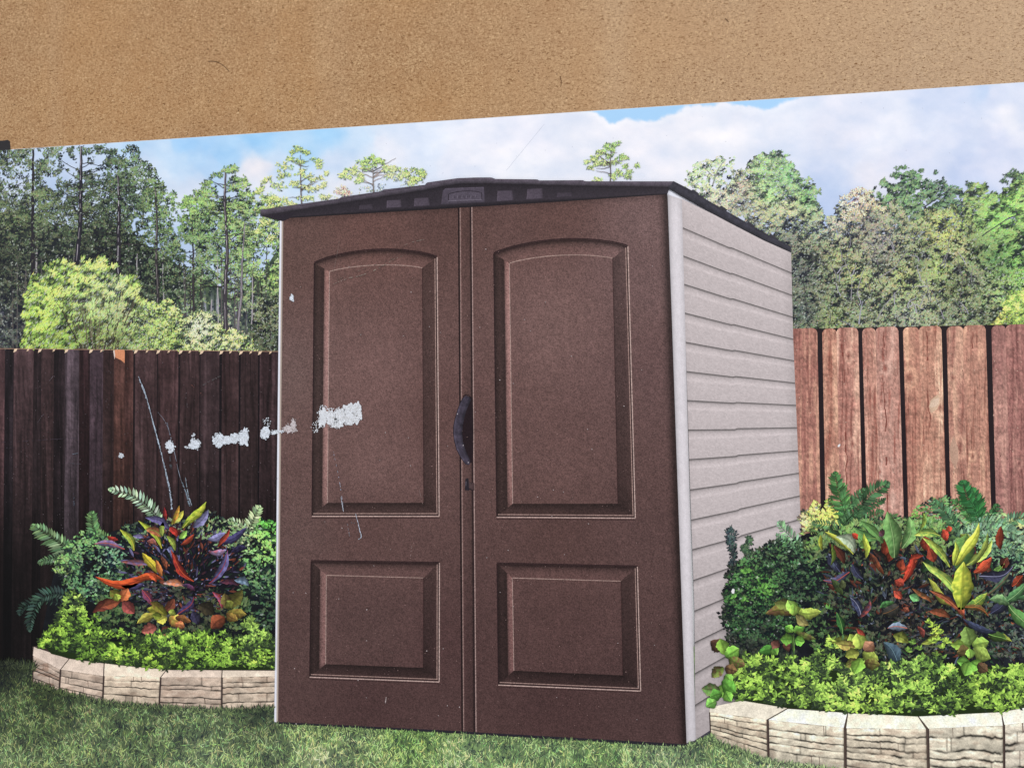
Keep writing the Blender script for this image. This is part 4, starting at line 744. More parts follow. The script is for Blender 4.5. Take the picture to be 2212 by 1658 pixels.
shrub([(1380, 420), (1420, 330), (1500, 240), (1600, 235), (1620, 880), (1480, 880), (1400, 760), (1370, 560)], M5((1540, 270, (90, 158, 70)), (1450, 380, (140, 176, 108)), (1540, 420, (116, 160, 84)), (1430, 500, (84, 118, 76)), (1530, 560, (72, 104, 72)), (1450, 700, (46, 66, 50)), (1550, 780, (40, 58, 44))), 990, 'leafy_shrub', 'dark green shrub against the left corner of the shed', L=8, wd=5, gap=.28, contrast=1.35, ang=(-.3, 3.4), back=False, bias=-.18)
foliage(b0 := MB(), [A5(*p) for p in [(560, 560), (700, 520), (860, 560), (1000, 640), (1200, 640), (1420, 700), (1480, 880), (1200, 900), (900, 900), (700, 900), (560, 820)]], .10, 9, 4.5, M5((650, 600, (66, 92, 60)), (700, 820, (56, 76, 46)), (900, 700, (44, 44, 48)), (1150, 740, (48, 52, 40)), (1400, 780, (64, 84, 50))), seed=61, gap=.3, contrast=1.2, bias=-.2)
foliage(b0, [A5(*p) for p in [(640, 320), (800, 250), (1000, 230), (1200, 220), (1400, 270), (1440, 420), (1340, 420), (1000, 300), (760, 420)]], .06, 9, 4, M5((700, 340, (76, 100, 72)), (1000, 260, (80, 90, 76)), (1300, 280, (96, 120, 84))), seed=63, gap=.35, contrast=1.2, bias=-.15)
b0.build('filler_foliage', M_fol, pic, 1040, kind='stuff')
def bigleaf(parent, base, p0, p1, w, c0, c1=None, bend=0, mid=None, tf=A5, h=20, name='leaf'):
    """one long croton leaf from base p0 to tip p1"""
    a = np.array(tf(*p0)); e = np.array(tf(*p1)); e = e+(e-a)*.06; d = e-a; n_ = np.array([-d[1], d[0]]); t = np.linspace(0, 1, 14)
    ctr = a[None]*(1-t)[:, None]+e[None]*t[:, None]+n_[None]*(bend*4*t*(1-t))[:, None]
    L = np.hypot(*d); nn = n_/L; hw = w*.60*np.clip(np.interp(t, [0, .12, .4, .65, .88, 1], [.22, .55, 1.0, .92, .42, .02]), .02, 1)*(1+R.uniform(-.17, .17, 14)); ctr = ctr+n_[None]*(R.uniform(-.04, .04)*np.sin(t*6+R.rand()*6))[:, None]
    fl_ = R.rand() < .6; sh_ = R.uniform(.85, 1.15); c0 = np.array(c0, float); c1 = np.array(c0 if c1 is None else c1, float); b = MB()
    def f(u, v, x, y):
        k = np.clip((fbm(x, y, 5, 3, 17)-.5)*4+.5, 0, 1)*.65+u*.35
        c = mix(c0, c1, np.clip(k, 0, 1)); return np.clip(c*sh_*(np.interp(v, [0, .4, .5, .6, 1], [1.25, 1.08, .72, .9, .5] if fl_ else [.5, .9, .72, 1.08, 1.25])*np.interp(u, [0, .3, 1], [.62, 1, 1.08]))[..., None]*(1+(fbm(x, y, 3, 2, 5)-.5)*.3)[..., None], 0, 250)
    b.ruled(ctr-nn*hw[:, None], ctr+nn*hw[:, None], 22, 8, f, h)
    if mid is not None: b.stroke(ctr, 1.6, .8, mid, h+1.5)
    b.build(name, M_fol, parent, base)
PU, PU2, BK = (52, 42, 66), (96, 88, 130), (30, 26, 36)
OR, RD, YG, YL, PKL = (200, 84, 44), (156, 52, 46), (150, 160, 60), (206, 190, 70), (150, 146, 188)
cr_ = empty('croton', pic, 'purple black croton with orange and yellow leaves in the left bed')
b = MB(); x0, y0 = 0, 0
n = 900; a = R.uniform(0, 6.283, n); d = np.sqrt(R.rand(n)); px_ = 1060+np.cos(a)*d*330; py_ = 520+np.sin(a)*d*270; xx, yy = A5(px_, py_); ang = np.arctan2(-(py_-660), px_-1040)+R.normal(0, .5, n)
pal = np.array([(30, 26, 40), (40, 32, 52), (20, 20, 28), (66, 40, 48), (36, 40, 56), (104, 56, 44), (34, 50, 40), (92, 88, 120)]); b.leaves(xx, yy, R.uniform(8, 28, n), R.uniform(2, 6, n), ang, pal[R.randint(0, 8, n)]*R.uniform(.6, 1.15, (n, 1)), h=R.uniform(0, 40, n), six=True, tip=.25)
m = 260; b.leaves(xx[:m], yy[:m], R.uniform(3, 9, m), R.uniform(1.4, 3.4, m), ang[:m], np.array([(150, 150, 186), (190, 110, 80), (120, 150, 96), (96, 96, 130)])[R.randint(0, 4, m)]*R.uniform(.6, 1.1, (m, 1)), h=R.uniform(30, 44, m))
b.build('dark_inner_foliage', M_fol, cr_, 1045)
CL = [((880, 560), (568, 568), 17, OR, (170, 70, 40), -.10, (120, 40, 30)), ((940, 580), (775, 580), 13, (210, 96, 50), OR, .12, (130, 50, 30)), ((900, 500), (705, 478), 10, PU2, (130, 76, 70), .05, None), ((720, 400), (556, 372), 12, PU2, (150, 110, 130), .05, (190, 90, 60)),
      ((900, 540), (822, 432), 15, YL, (170, 150, 50), .06, (110, 120, 50)), ((775, 410), (700, 296), 13, (120, 140, 60), YG, .10, YL), ((930, 400), (805, 250), 11, YG, (120, 140, 50), .1, YL), ((1050, 282), (1175, 140), 15, (110, 136, 44), (186, 186, 70), .05, (200, 200, 90)),
      ((985, 260), (1050, 188), 13, YL, (190, 200, 110), .05, None), ((1000, 260), (1028, 160), 8, (190, 120, 60), YL, 0, None), ((955, 240), (945, 168), 7, RD, (120, 40, 44), 0, None), ((975, 285), (845, 225), 14, PU2, (80, 76, 112), .1, None), ((1110, 280), (1192, 185), 16, PKL, (110, 108, 148), .08, None),
      ((1195, 350), (1290, 312), 15, PKL, (120, 116, 160), .08, None), ((1260, 370), (1410, 285), 14, (84, 80, 124), (60, 54, 90), .08, None), ((1250, 390), (1312, 295), 9, RD, (150, 70, 50), .05, None), ((1200, 600), (1300, 420), 15, (62, 56, 84), (100, 96, 140), .12, RD), ((1200, 420), (1296, 408), 12, (170, 90, 100), PKL, .12, None),
      ((1110, 590), (985, 420), 13, (160, 58, 40), (110, 36, 36), -.06, (206, 90, 56)), ((1020, 330), (975, 280), 12, (176, 56, 46), RD, .1, None), ((930, 330), (845, 290), 16, (206, 130, 90), (150, 90, 60), .1, (130, 150, 70)), ((1010, 410), (960, 330), 11, (150, 160, 70), (90, 110, 50), .1, None),
      ((1040, 380), (1112, 318), 9, (160, 80, 50), RD, .1, None), ((930, 330), (935, 252), 10, (170, 184, 90), (120, 140, 60), 0, None), ((830, 600), (705, 612), 11, PU2, (60, 54, 90), -.1, None), ((870, 720), (820, 640), 15, (140, 70, 84), (96, 54, 84), .1, (196, 84, 84)), ((1020, 780), (1110, 680), 14, (92, 78, 130), PU, .1, (170, 66, 56)),
      ((1280, 740), (1225, 650), 10, (110, 84, 120), RD, .1, None), ((1060, 612), (945, 600), 12, (220, 130, 84), (180, 150, 150), .1, None), ((1370, 610), (1270, 590), 11, (96, 50, 60), (60, 40, 60), .1, None), ((1120, 640), (1050, 610), 9, (110, 60, 90), PU, .1, None), ((900, 590), (850, 545), 12, (206, 96, 56), (160, 60, 40), .2, None),
      ((930, 560), (900, 470), 11, (200, 120, 70), (150, 100, 50), 0, None), ((960, 520), (930, 440), 9, (170, 90, 60), (96, 60, 50), 0, None), ((1430, 610), (1350, 580), 14, (130, 150, 170), (90, 110, 130), .15, None), ((1030, 340), (1070, 300), 12, (150, 190, 90), (110, 150, 70), .1, None), ((830, 340), (770, 330), 9, (90, 84, 130), (140, 130, 170), .1, None),
      ((620, 330), (680, 350), 9, (170, 60, 46), (120, 40, 40), .1, None), ((1000, 420), (960, 405), 12, (150, 156, 190), (90, 90, 130), .2, None), ((900, 380), (850, 360), 10, (200, 120, 90), (120, 76, 80), .2, None), ((1420, 400), (1330, 420), 12, (56, 50, 84), (34, 30, 50), .1, None), ((1140, 830), (1110, 760), 18, (58, 54, 76), (36, 34, 50), 0, None)]
for i, (p0, p1, w, c0, c1, bend, mid) in enumerate(CL): bigleaf(cr_, 1100, p0, p1, w, c0, c1, bend, mid, h=(i % 12)*3)
def coleus(leaves_, base, label, tf=A5):
    t_ = empty('coleus', pic, label)
    for i, (p0, p1, w, c0, c1) in enumerate(leaves_): bigleaf(t_, base, p0, p1, w, c0, c1, .04, tuple(np.array(c0)*.7), tf=tf, h=(i % 12)*3)
coleus([((700, 690), (545, 760), 20, (130, 66, 48), (90, 44, 40)), ((690, 700), (590, 735), 18, (140, 76, 50), (104, 56, 44)), ((690, 690), (640, 640), 20, (150, 120, 60), (110, 120, 50)), ((700, 700), (735, 630), 20, (226, 130, 84), (180, 100, 56)), ((710, 700), (772, 765), 22, (150, 76, 72), (120, 60, 56)), ((680, 700), (665, 660), 16, (150, 160, 70), (110, 130, 50))], 1150, 'red brown coleus at the front left of the croton')
coleus([((930, 770), (850, 745), 18, (150, 150, 56), (110, 110, 44)), ((950, 760), (1000, 690), 16, (110, 60, 44), (84, 50, 40)), ((960, 780), (870, 710), 18, (130, 130, 50), (96, 76, 40)), ((900, 770), (795, 825), 15, (170, 170, 76), (140, 120, 60)), ((960, 790), (905, 815), 20, (190, 186, 84), (150, 140, 60)), ((975, 790), (1048, 830), 24, (206, 190, 90), (196, 130, 70)), ((980, 780), (1000, 750), 14, (180, 190, 90), (130, 150, 60)), ((1010, 790), (1095, 812), 14, (130, 90, 50), (100, 60, 44)), ((900, 850), (820, 875), 22, (170, 100, 90), (130, 70, 60)), ((990, 860), (925, 885), 18, (160, 90, 80), (130, 76, 60)), ((930, 790), (880, 780), 14, (120, 130, 50), (90, 100, 40)), ((1060, 850), (1010, 830), 16, (190, 130, 80), (150, 80, 60))], 1150, 'yellow green coleus in the middle front of the left bed')
coleus([((1300, 740), (1385, 640), 26, (110, 110, 50), (84, 76, 44)), ((1300, 740), (1290, 660), 20, (100, 96, 48), (76, 56, 40)), ((1310, 760), (1410, 775), 18, (150, 140, 64), (120, 90, 50)), ((1290, 790), (1215, 850), 26, (140, 76, 50), (104, 56, 42)), ((1300, 770), (1360, 810), 18, (130, 96, 56), (150, 130, 60)), ((1230, 770), (1145, 720), 24, (54, 48, 34), (40, 36, 30)), ((1330, 740), (1300, 700), 16, (150, 160, 76), (110, 110, 50))], 1150, 'olive and red coleus at the right front of the left bed')
def ground_cover(n, polys, mids, base, name, label, L, wd, tf, backp):
    b = MB(); b.poly([tf(*p) for p in backp], (34, 48, 22), 0)
    p = np.array(polys, float); x = R.uniform(p[:, 0].min(), p[:, 0].max(), n*3); y = R.uniform(p[:, 1].min(), p[:, 1].max(), n*3)
    k = inside(x+(fbm(x, y, 60, 2, 7)-.5)*30, y+(fbm(x, y, 40, 2, 8)-.5)*40, polys); x, y = x[k][:n], y[k][:n]; cx, cy = tf(x, y); m = len(cx)
    s = np.clip((.40 if tf is A5 else .44)+(fbm(cx, cy, 13, 3, 77)-.5)*1.6+(R.rand(m)-.5)*.5, 0, 1); o_ = np.argsort(cy+R.normal(0, 10, m)); rank = np.empty(m); rank[o_] = np.arange(m)/m
    mid = ctrl(cx, cy, mids)*np.array([.93, .98, 1.12])*R.uniform(.86, 1.1, (m, 1))
    for j in range(6):      # every sprig is a rosette of leaves
        a = np.pi/2+(j-2.5)*.72+R.normal(0, .4, m); ss = np.clip(s+R.normal(0, .22, m)-(.25 if j in (0, 5) else 0), 0, 1)
        b.leaves(cx, cy, L*R.uniform(.65, 1.25, m), wd*R.uniform(.75, 1.2, m), a, shade(mid, ss), h=5+(rank*30)+j*.8+R.rand(m)*3, six=True, tip=.16)
    b.build(name, M_fol, pic, base, label=label, kind='stuff')
GL = M5((300, 880, (136, 168, 54)), (500, 850, (128, 164, 54)), (420, 700, (134, 160, 66)), (400, 970, (96, 126, 46)), (700, 950, (136, 170, 56)), (950, 930, (142, 178, 64)), (900, 1030, (136, 168, 54)), (1200, 950, (134, 170, 56)), (1200, 1040, (116, 150, 50)), (1450, 900, (130, 160, 66)), (1500, 1020, (142, 174, 60)), (1450, 800, (110, 132, 56)))
ground_cover(820, [(190, 930), (300, 860), (350, 760), (400, 650), (470, 680), (500, 780), (600, 830), (640, 900), (760, 880), (900, 910), (980, 870), (1140, 870), (1250, 890), (1380, 890), (1430, 780), (1480, 860), (1600, 920), (1620, 1085), (1000, 1085), (720, 1060), (430, 1020), (290, 960)], GL, 1205, 'ground_cover', 'bright lime green low foliage edging the left bed', 10, 4.2, A5, [(250, 940), (420, 850), (650, 930), (1000, 920), (1600, 930), (1620, 1092), (980, 1092), (700, 1066), (420, 1030), (300, 1000)])

# ------------------------------------------------------------------ planting, right bed
XCLIP = False
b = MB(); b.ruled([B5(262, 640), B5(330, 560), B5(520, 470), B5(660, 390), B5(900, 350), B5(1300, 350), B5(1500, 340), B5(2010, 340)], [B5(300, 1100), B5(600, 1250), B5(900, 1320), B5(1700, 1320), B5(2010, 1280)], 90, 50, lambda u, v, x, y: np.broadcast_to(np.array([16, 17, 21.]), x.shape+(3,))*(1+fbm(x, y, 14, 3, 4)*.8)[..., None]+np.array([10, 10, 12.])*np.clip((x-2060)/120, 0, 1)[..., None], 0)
foliage(b, [B5(225, 600), B5(330, 520), B5(480, 450), B5(620, 430), B5(640, 700), B5(620, 1120), B5(420, 1120), B5(300, 1120), B5(235, 1000), B5(222, 800)], .16, 8, 4.5, [(1600, 1300, (36, 44, 38))], seed=5, edge=8, contrast=.8, bias=-.1)
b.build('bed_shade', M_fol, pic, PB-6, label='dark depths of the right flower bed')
shrub([(232, 640), (300, 560), (420, 480), (520, 420), (640, 440), (760, 480), (800, 560), (820, 760), (700, 900), (480, 960), (330, 980), (240, 900), (220, 760)], N5((300, 620, (60, 96, 56)), (450, 500, (60, 84, 60)), (600, 500, (56, 84, 56)), (420, 690, (72, 124, 56)), (330, 740, (50, 80, 46)), (600, 680, (38, 58, 44)), (400, 850, (36, 58, 42)), (700, 800, (38, 54, 38))), 990, 'leafy_shrub', 'dark green shrub leaning on the pale shed side', L=7, wd=4.4, tf=B5, gap=.26, contrast=1.3, ang=(-.5, 3.6), back=False, bias=-.2, dens=.08)
shrub([(628, 300), (655, 265), (690, 275), (705, 232), (745, 262), (790, 212), (812, 270), (860, 310), (880, 400), (820, 440), (640, 390)], N5((700, 270, (168, 184, 100)), (760, 330, (158, 176, 90)), (820, 250, (166, 178, 80)), (650, 330, (180, 170, 130)), (700, 380, (84, 110, 60))), 960, 'leafy_shrub', 'yellow green leafy shrub against the sunlit fence', L=8, wd=5, tf=B5, gap=.12, contrast=1.1, back=False, bias=.0, dens=.10)
shrub([(1230, 260), (1330, 200), (1440, 200), (1480, 260), (1600, 300), (1720, 240), (1740, 300), (2010, 290), (2010, 620), (1760, 640), (1620, 520), (1480, 420), (1300, 380), (1230, 340)], N5((1340, 230, (84, 120, 80)), (1440, 330, (90, 126, 86)), (1600, 330, (92, 128, 92)), (1700, 380, (120, 156, 116)), (1800, 420, (124, 150, 112)), (1800, 330, (166, 168, 110)), (1780, 520, (88, 120, 90)), (1700, 500, (70, 100, 76)), (1280, 320, (90, 130, 60))), 960, 'leafy_shrub', 'feathery green plants along the back of the right bed', L=8, wd=4.2, tf=B5, gap=.12, contrast=1.15, ang=(-.6, .9), back=False)
foliage(b0 := MB(), [B5(*p) for p in [(620, 420), (760, 380), (900, 330), (1100, 310), (1250, 320), (1400, 330), (1500, 420), (1420, 520), (1200, 480), (1000, 470), (820, 520), (700, 560)]], .13, 10, 4.5, N5((700, 420, (86, 112, 66)), (900, 380, (92, 124, 72)), (1100, 400, (80, 112, 70)), (1300, 360, (92, 128, 76)), (800, 520, (50, 66, 46)), (1200, 480, (66, 60, 46))), seed=65, gap=.2, contrast=1.25, bias=-.1, ang=(.2, 2.9))
foliage(b0, [B5(*p) for p in [(800, 560), (1000, 520), (1300, 560), (1700, 600), (1900, 700), (1900, 1080), (1500, 1050), (1000, 1060), (700, 1050), (620, 900)]], .07, 10, 4.5, N5((900, 700, (44, 56, 44)), (1200, 800, (52, 48, 46)), (1500, 900, (54, 62, 50)), (700, 980, (60, 86, 50)), (1800, 900, (60, 70, 66))), seed=67, gap=.32, contrast=1.1, bias=-.15)
b0.build('filler_foliage', M_fol, pic, 1040, kind='stuff')
fern([([(900, 350), (860, 240), (838, 150), (822, 62)], 28, 24, 26, (76, 120, 70)), ([(880, 360), (820, 260), (790, 200)], 12, 14, 12, (70, 110, 64)), ([(890, 380), (880, 280), (868, 180), (850, 120)], 20, 22, 18, (92, 136, 80)), ([(880, 420), (800, 350), (700, 330)], 18, 16, 18, (96, 134, 88))], None, 1000, 'upright green fern in front of the sunlit fence', tf=B5)
fern([([(840, 380), (930, 270), (1010, 180), (1110, 118)], 30, 30, 26, (72, 108, 72)), ([(860, 340), (960, 260), (1090, 200)], 12, 22, 20, (60, 92, 62)), ([(850, 320), (900, 240), (980, 150)], 18, 12, 18, (84, 124, 80)), ([(870, 400), (980, 320), (1080, 270)], 20, 18, 18, (88, 124, 82)), ([(860, 380), (920, 330), (960, 240)], 18, 18, 16, (64, 98, 64))], None, 1000, 'spreading fern leaning right across the fence', tf=B5)
fern([([(1600, 330), (1570, 250), (1530, 180), (1510, 110)], 30, 26, 26, (52, 106, 60)), ([(1560, 330), (1530, 270), (1460, 215)], 16, 20, 16, (76, 122, 70)), ([(1640, 330), (1670, 280), (1700, 232)], 14, 14, 13, (66, 108, 66)), ([(1600, 300), (1590, 230), (1560, 150)], 24, 24, 18, (60, 116, 64)), ([(1480, 380), (1430, 290), (1350, 220)], 22, 22, 18, (84, 122, 86)), ([(1700, 360), (1800, 310), (1900, 320)], 22, 20, 18, (110, 148, 108))], None, 1000, 'deep green pointed fern at the right of the fence', tf=B5)
fern([([(640, 450), (590, 410), (545, 370), (515, 330)], 15, 22, 12, (140, 180, 140)), ([(600, 470), (550, 430), (505, 400)], 10, 16, 10, (120, 160, 120))], None, 1000, 'pale fern frond touching the shed side', tf=B5)
fern([([(1460, 420), (1600, 370), (1760, 380), (1860, 450)], 24, 20, 26, (132, 166, 132)), ([(1560, 330), (1700, 330), (1800, 380)], 18, 16, 20, (120, 156, 122)), ([(1640, 470), (1760, 470), (1880, 540)], 18, 16, 18, (98, 130, 104))], None, 1000, 'pale arching fern at the right edge', tf=B5)
b = MB(); VN = N5((260, 400, (56, 70, 74)), (350, 460, (60, 84, 60)), (260, 500, (40, 50, 54)))
clumps(b, [(*B5(262, 375), 8), (*B5(258, 410), 8), (*B5(262, 440), 9), (*B5(262, 470), 7), (*B5(268, 505), 6), (*B5(266, 540), 5), (*B5(345, 445), 9), (*B5(330, 470), 7), (*B5(350, 490), 6), (*B5(360, 420), 5)], VN, n=26, L=6, wd=3.4, flat=1.0, bias=-.1, contrast=1.2)
b.stroke(smooth([B5(270, 590), B5(275, 480), B5(262, 400), B5(265, 340)]), 2, 1, (38, 42, 46), 20); b.stroke(smooth([B5(350, 520), B5(345, 440), B5(350, 400), B5(380, 430)]), 1.4, 1, (58, 72, 56), 20)
b.build('climbing_vine', M_fol, pic, 1050, label='thin dark vine climbing the pale shed side')
for sx_, sy_, sr_ in ((275, 730, 9), (330, 600, 10), (352, 590, 8), (430, 690, 13), (465, 715, 10), (335, 750, 8), (780, 790, 10)):
    b = MB(); cx_, cy_ = B5(sx_, sy_); m = 13; a = R.uniform(-.4, 3.5, m); b.leaves(cx_+R.uniform(-.3, .3, m)*sr_, cy_+R.uniform(-.3, .3, m)*sr_, R.uniform(.7, 1.2, m)*sr_, R.uniform(.35, .55, m)*sr_, a, shade(np.array([[92, 142, 66]]*m), R.uniform(.2, .85, m)), h=np.arange(m)*3., six=True, tip=.15)
    b.build('light_sprig', M_fol, pic, 1055)
b = MB(); b.poly([B5(262, 700), B5(270, 685), B5(280, 690), B5(278, 712), B5(266, 712)], (238, 236, 236), 0); b.build('white_petal', M_fol, pic, 1120)
RL3 = []
cr2 = empty('croton', pic, 'large croton with green, yellow, red and black leaves in the right bed')
b = MB(); n = 1500; px_ = R.uniform(760, 1900, n); py_ = R.uniform(480, 1080, n); k = inside(px_, py_, [(780, 520), (900, 400), (1300, 400), (1500, 480), (1700, 560), (1920, 640), (1920, 1080), (1500, 1060), (1100, 1060), (850, 960), (760, 800)]); px_, py_ = px_[k], py_[k]; n = len(px_)
m3 = 38; X3 = R.uniform(840, 1800, m3); Y3 = R.uniform(420, 960, m3)
for k in range(m3):
    c0 = [(104, 140, 70), (150, 66, 46), (60, 62, 84), (150, 160, 72), (70, 104, 66), (110, 60, 48), (40, 44, 56)][R.randint(0, 7)]; cx0 = 1080 if X3[k] < 1320 else 1560; a_ = math.atan2(Y3[k]-900, X3[k]-cx0)+R.normal(0, .3); L_3 = R.uniform(60, 120)
    RL3.append(((X3[k], Y3[k]), (X3[k]+math.cos(a_)*L_3, Y3[k]+math.sin(a_)*L_3), R.uniform(12, 20), tuple(np.array(c0)*R.uniform(.7, 1.0)), tuple(np.array(c0)*R.uniform(.5, .8)), R.uniform(-.1, .1), tuple(np.array(c0)*1.35) if k % 2 else None))
xx, yy = B5(px_, py_); cxs = np.where(px_ < 1300, 1080, 1560); ang = np.arctan2(-(py_-900), px_-cxs)+R.normal(0, .6, n); pal = np.array([(26, 26, 32), (36, 34, 44), (20, 24, 28), (88, 48, 38), (34, 44, 40), (70, 78, 92), (40, 64, 44), (50, 44, 40)])
b.leaves(xx, yy, R.uniform(8, 32, n), R.uniform(2.5, 7, n), ang, pal[R.randint(0, 8, n)]*R.uniform(.6, 1.25, (n, 1)), h=R.uniform(0, 40, n), six=True, tip=.25); m = 380; b.leaves(xx[:m], yy[:m], R.uniform(3, 10, m), R.uniform(1.4, 3.4, m), ang[:m], np.array([(150, 156, 172), (180, 96, 66), (110, 150, 90), (90, 100, 116), (60, 96, 60)])[R.randint(0, 5, m)]*R.uniform(.5, 1.1, (m, 1)), h=R.uniform(30, 44, m)); b.build('dark_inner_foliage', M_fol, cr2, 1045)
GN, GN2 = (96, 142, 80), (132, 172, 104)
RL = [((1140, 520), (1105, 285), 34, GN, GN2, .04, (150, 180, 120)), ((1190, 470), (1225, 310), 22, (100, 146, 84), GN2, .08, (150, 180, 120)), ((1050, 420), (930, 365), 18, (90, 136, 76), GN, -.08, (130, 160, 90)), ((1080, 440), (965, 330), 14, (110, 150, 84), GN, .08, None), ((920, 500), (775, 385), 10, (150, 166, 70), (190, 190, 80), .05, (200, 200, 90)), ((930, 490), (830, 410), 22, (176, 186, 160), (140, 156, 130), .22, None),
      ((990, 520), (980, 395), 12, (196, 200, 80), (150, 170, 70), .03, None), ((750, 480), (740, 400), 8, (150, 160, 60), (180, 180, 70), 0, None), ((800, 560), (805, 450), 8, (110, 130, 50), (90, 110, 50), .1, None), ((1190, 650), (1230, 510), 14, (176, 66, 48), (150, 50, 40), .12, (206, 90, 60)), ((1220, 530), (1295, 510), 9, (170, 66, 48), (150, 60, 44), -.1, None), ((1190, 670), (1145, 645), 16, (196, 88, 66), (150, 60, 50), .1, None),
      ((1310, 480), (1300, 410), 22, (160, 66, 48), (120, 50, 40), .1, None), ((1360, 540), (1330, 470), 20, (160, 70, 50), (110, 50, 40), 0, None), ((1420, 430), (1400, 370), 14, (196, 80, 60), (150, 56, 44), .1, None), ((1440, 380), (1432, 350), 11, (206, 84, 60), (170, 70, 50), 0, None), ((1385, 400), (1255, 400), 14, (90, 130, 66), (196, 206, 96), .12, (200, 206, 100)), ((1280, 370), (1300, 280), 8, (170, 186, 80), (120, 150, 70), .1, None),
      ((900, 600), (765, 640), 15, (76, 80, 110), (100, 90, 120), -.12, (190, 90, 70)), ((1080, 610), (1000, 500), 10, (150, 80, 50), (90, 60, 50), .08, None), ((1100, 560), (1030, 480), 12, (30, 40, 36), (70, 44, 40), .1, None), ((1085, 400), (1060, 380), 14, (96, 60, 60), (60, 44, 60), .1, None), ((940, 420), (915, 390), 10, (176, 66, 46), RD, .1, None),
      ((1500, 800), (1515, 555), 38, (110, 130, 50), (206, 206, 80), 0, (150, 160, 60)), ((1490, 760), (1310, 550), 18, (96, 130, 66), (190, 206, 100), .08, (200, 206, 96)), ((1470, 780), (1330, 640), 15, (150, 150, 66), (120, 130, 60), -.08, (190, 190, 80)), ((1440, 570), (1300, 420), 14, (90, 120, 60), (176, 190, 86), .08, (190, 196, 90)), ((1480, 580), (1530, 400), 36, GN, (120, 156, 80), .05, None), ((1470, 560), (1585, 340), 17, (190, 200, 76), (206, 212, 90), .08, None), ((1460, 560), (1465, 440), 12, (176, 186, 76), (150, 166, 70), .1, None), ((1530, 560), (1660, 430), 17, (130, 160, 80), (196, 204, 100), .1, (200, 206, 100)), ((1560, 560), (1640, 390), 10, (140, 150, 70), (120, 140, 70), .1, None),
      ((1520, 780), (1635, 710), 17, (84, 120, 60), (170, 186, 80), .14, (190, 196, 90)), ((1500, 780), (1640, 830), 12, (110, 96, 56), (90, 60, 40), -.12, (186, 110, 60)), ((1500, 810), (1340, 700), 11, (170, 96, 66), (120, 66, 50), .05, (200, 120, 80)), ((1515, 830), (1480, 790), 12, (206, 110, 80), (180, 90, 60), .1, None), ((1440, 840), (1335, 810), 16, (96, 60, 40), (130, 70, 50), .1, None),
      ((1570, 600), (1660, 520), 17, (190, 84, 56), (150, 60, 44), .1, (200, 100, 70)), ((1600, 620), (1770, 570), 20, (74, 74, 100), (50, 50, 72), .14, (150, 150, 180)), ((1640, 720), (1760, 600), 10, (84, 110, 80), (60, 70, 60), .06, (130, 90, 70)), ((1730, 760), (1844, 660), 18, (76, 120, 76), (96, 140, 90), .08, (150, 190, 130)), ((1760, 770), (1900, 900), 22, (110, 160, 90), (90, 140, 76), .1, (170, 200, 130)), ((1760, 770), (1660, 745), 18, (80, 120, 76), (130, 160, 110), .12, None), ((1800, 740), (2000, 640), 16, (70, 110, 70), (96, 130, 90), .1, None),
      ((1690, 920), (1520, 850), 13, (66, 72, 96), (40, 44, 60), -.1, None), ((1210, 900), (1110, 900), 15, (150, 156, 170), (110, 130, 150), .1, (206, 110, 80)), ((1080, 820), (1160, 780), 24, (70, 66, 56), (50, 50, 50), .08, (120, 90, 60)), ((1140, 760), (1065, 790), 11, (100, 160, 90), (60, 100, 60), .1, None), ((1275, 750), (1225, 725), 15, (120, 176, 110), (90, 140, 90), .1, None), ((960, 840), (905, 740), 15, (66, 74, 100), (44, 46, 66), .14, (150, 150, 170)), ((950, 840), (1000, 745), 11, (150, 70, 60), (70, 60, 80), .2, None),
      ((860, 930), (830, 820), 14, (66, 120, 60), (50, 90, 50), .08, (120, 160, 90)), ((1170, 1090), (1090, 980), 26, (60, 78, 92), (84, 104, 116), .05, (110, 140, 150)), ((985, 960), (940, 905), 10, (190, 84, 66), (150, 60, 50), .05, None), ((1300, 950), (1270, 890), 9, (150, 76, 66), (96, 50, 46), .05, None), ((1340, 760), (1240, 690), 9, (150, 90, 56), (84, 66, 44), .05, None), ((1180, 740), (1140, 700), 14, (186, 80, 60), (130, 60, 50), .05, None), ((860, 720), (800, 640), 14, (70, 86, 46), (44, 56, 40), .08, None), ((870, 690), (855, 640), 12, (100, 110, 70), (70, 76, 50), 0, None), ((1220, 810), (1190, 790), 10, (170, 90, 60), (100, 60, 50), 0, None)]
for i, (p0, p1, w, c0, c1, bend, mid) in enumerate(RL3): bigleaf(cr2, 1075, p0, p1, w, c0, c1, bend, mid, tf=B5, h=(i % 8)*2.5)
for i, (p0, p1, w, c0, c1, bend, mid) in enumerate(RL): bigleaf(cr2, 1100, p0, p1, w, c0, c1, bend, mid, tf=B5, h=(i % 12)*3)
CG, CG2, BR = (130, 176, 76), (170, 196, 90), (110, 76, 60)
coleus([((600, 810), (455, 815), 20, (130, 130, 60), BR), ((600, 800), (500, 760), 22, (140, 160, 76), (100, 90, 60)), ((610, 810), (740, 815), 20, CG2, (140, 150, 70)), ((600, 820), (570, 750), 20, (150, 180, 90), CG), ((610, 830), (675, 880), 18, (176, 170, 110), (130, 120, 70)), ((600, 830), (600, 770), 22, CG2, CG), ((595, 920), (555, 890), 16, CG, (90, 150, 60)), ((600, 920), (650, 895), 16, CG, (90, 150, 60)), ((610, 920), (712, 955), 12, (110, 130, 60), (76, 60, 46)), ((600, 960), (530, 960), 22, (106, 168, 70), CG), ((605, 960), (655, 970), 20, (106, 168, 70), CG), ((600, 930), (600, 1040), 5, (90, 120, 60), (70, 96, 50))], 1150, 'tall green and bronze coleus in front of the dark shrub', tf=B5)
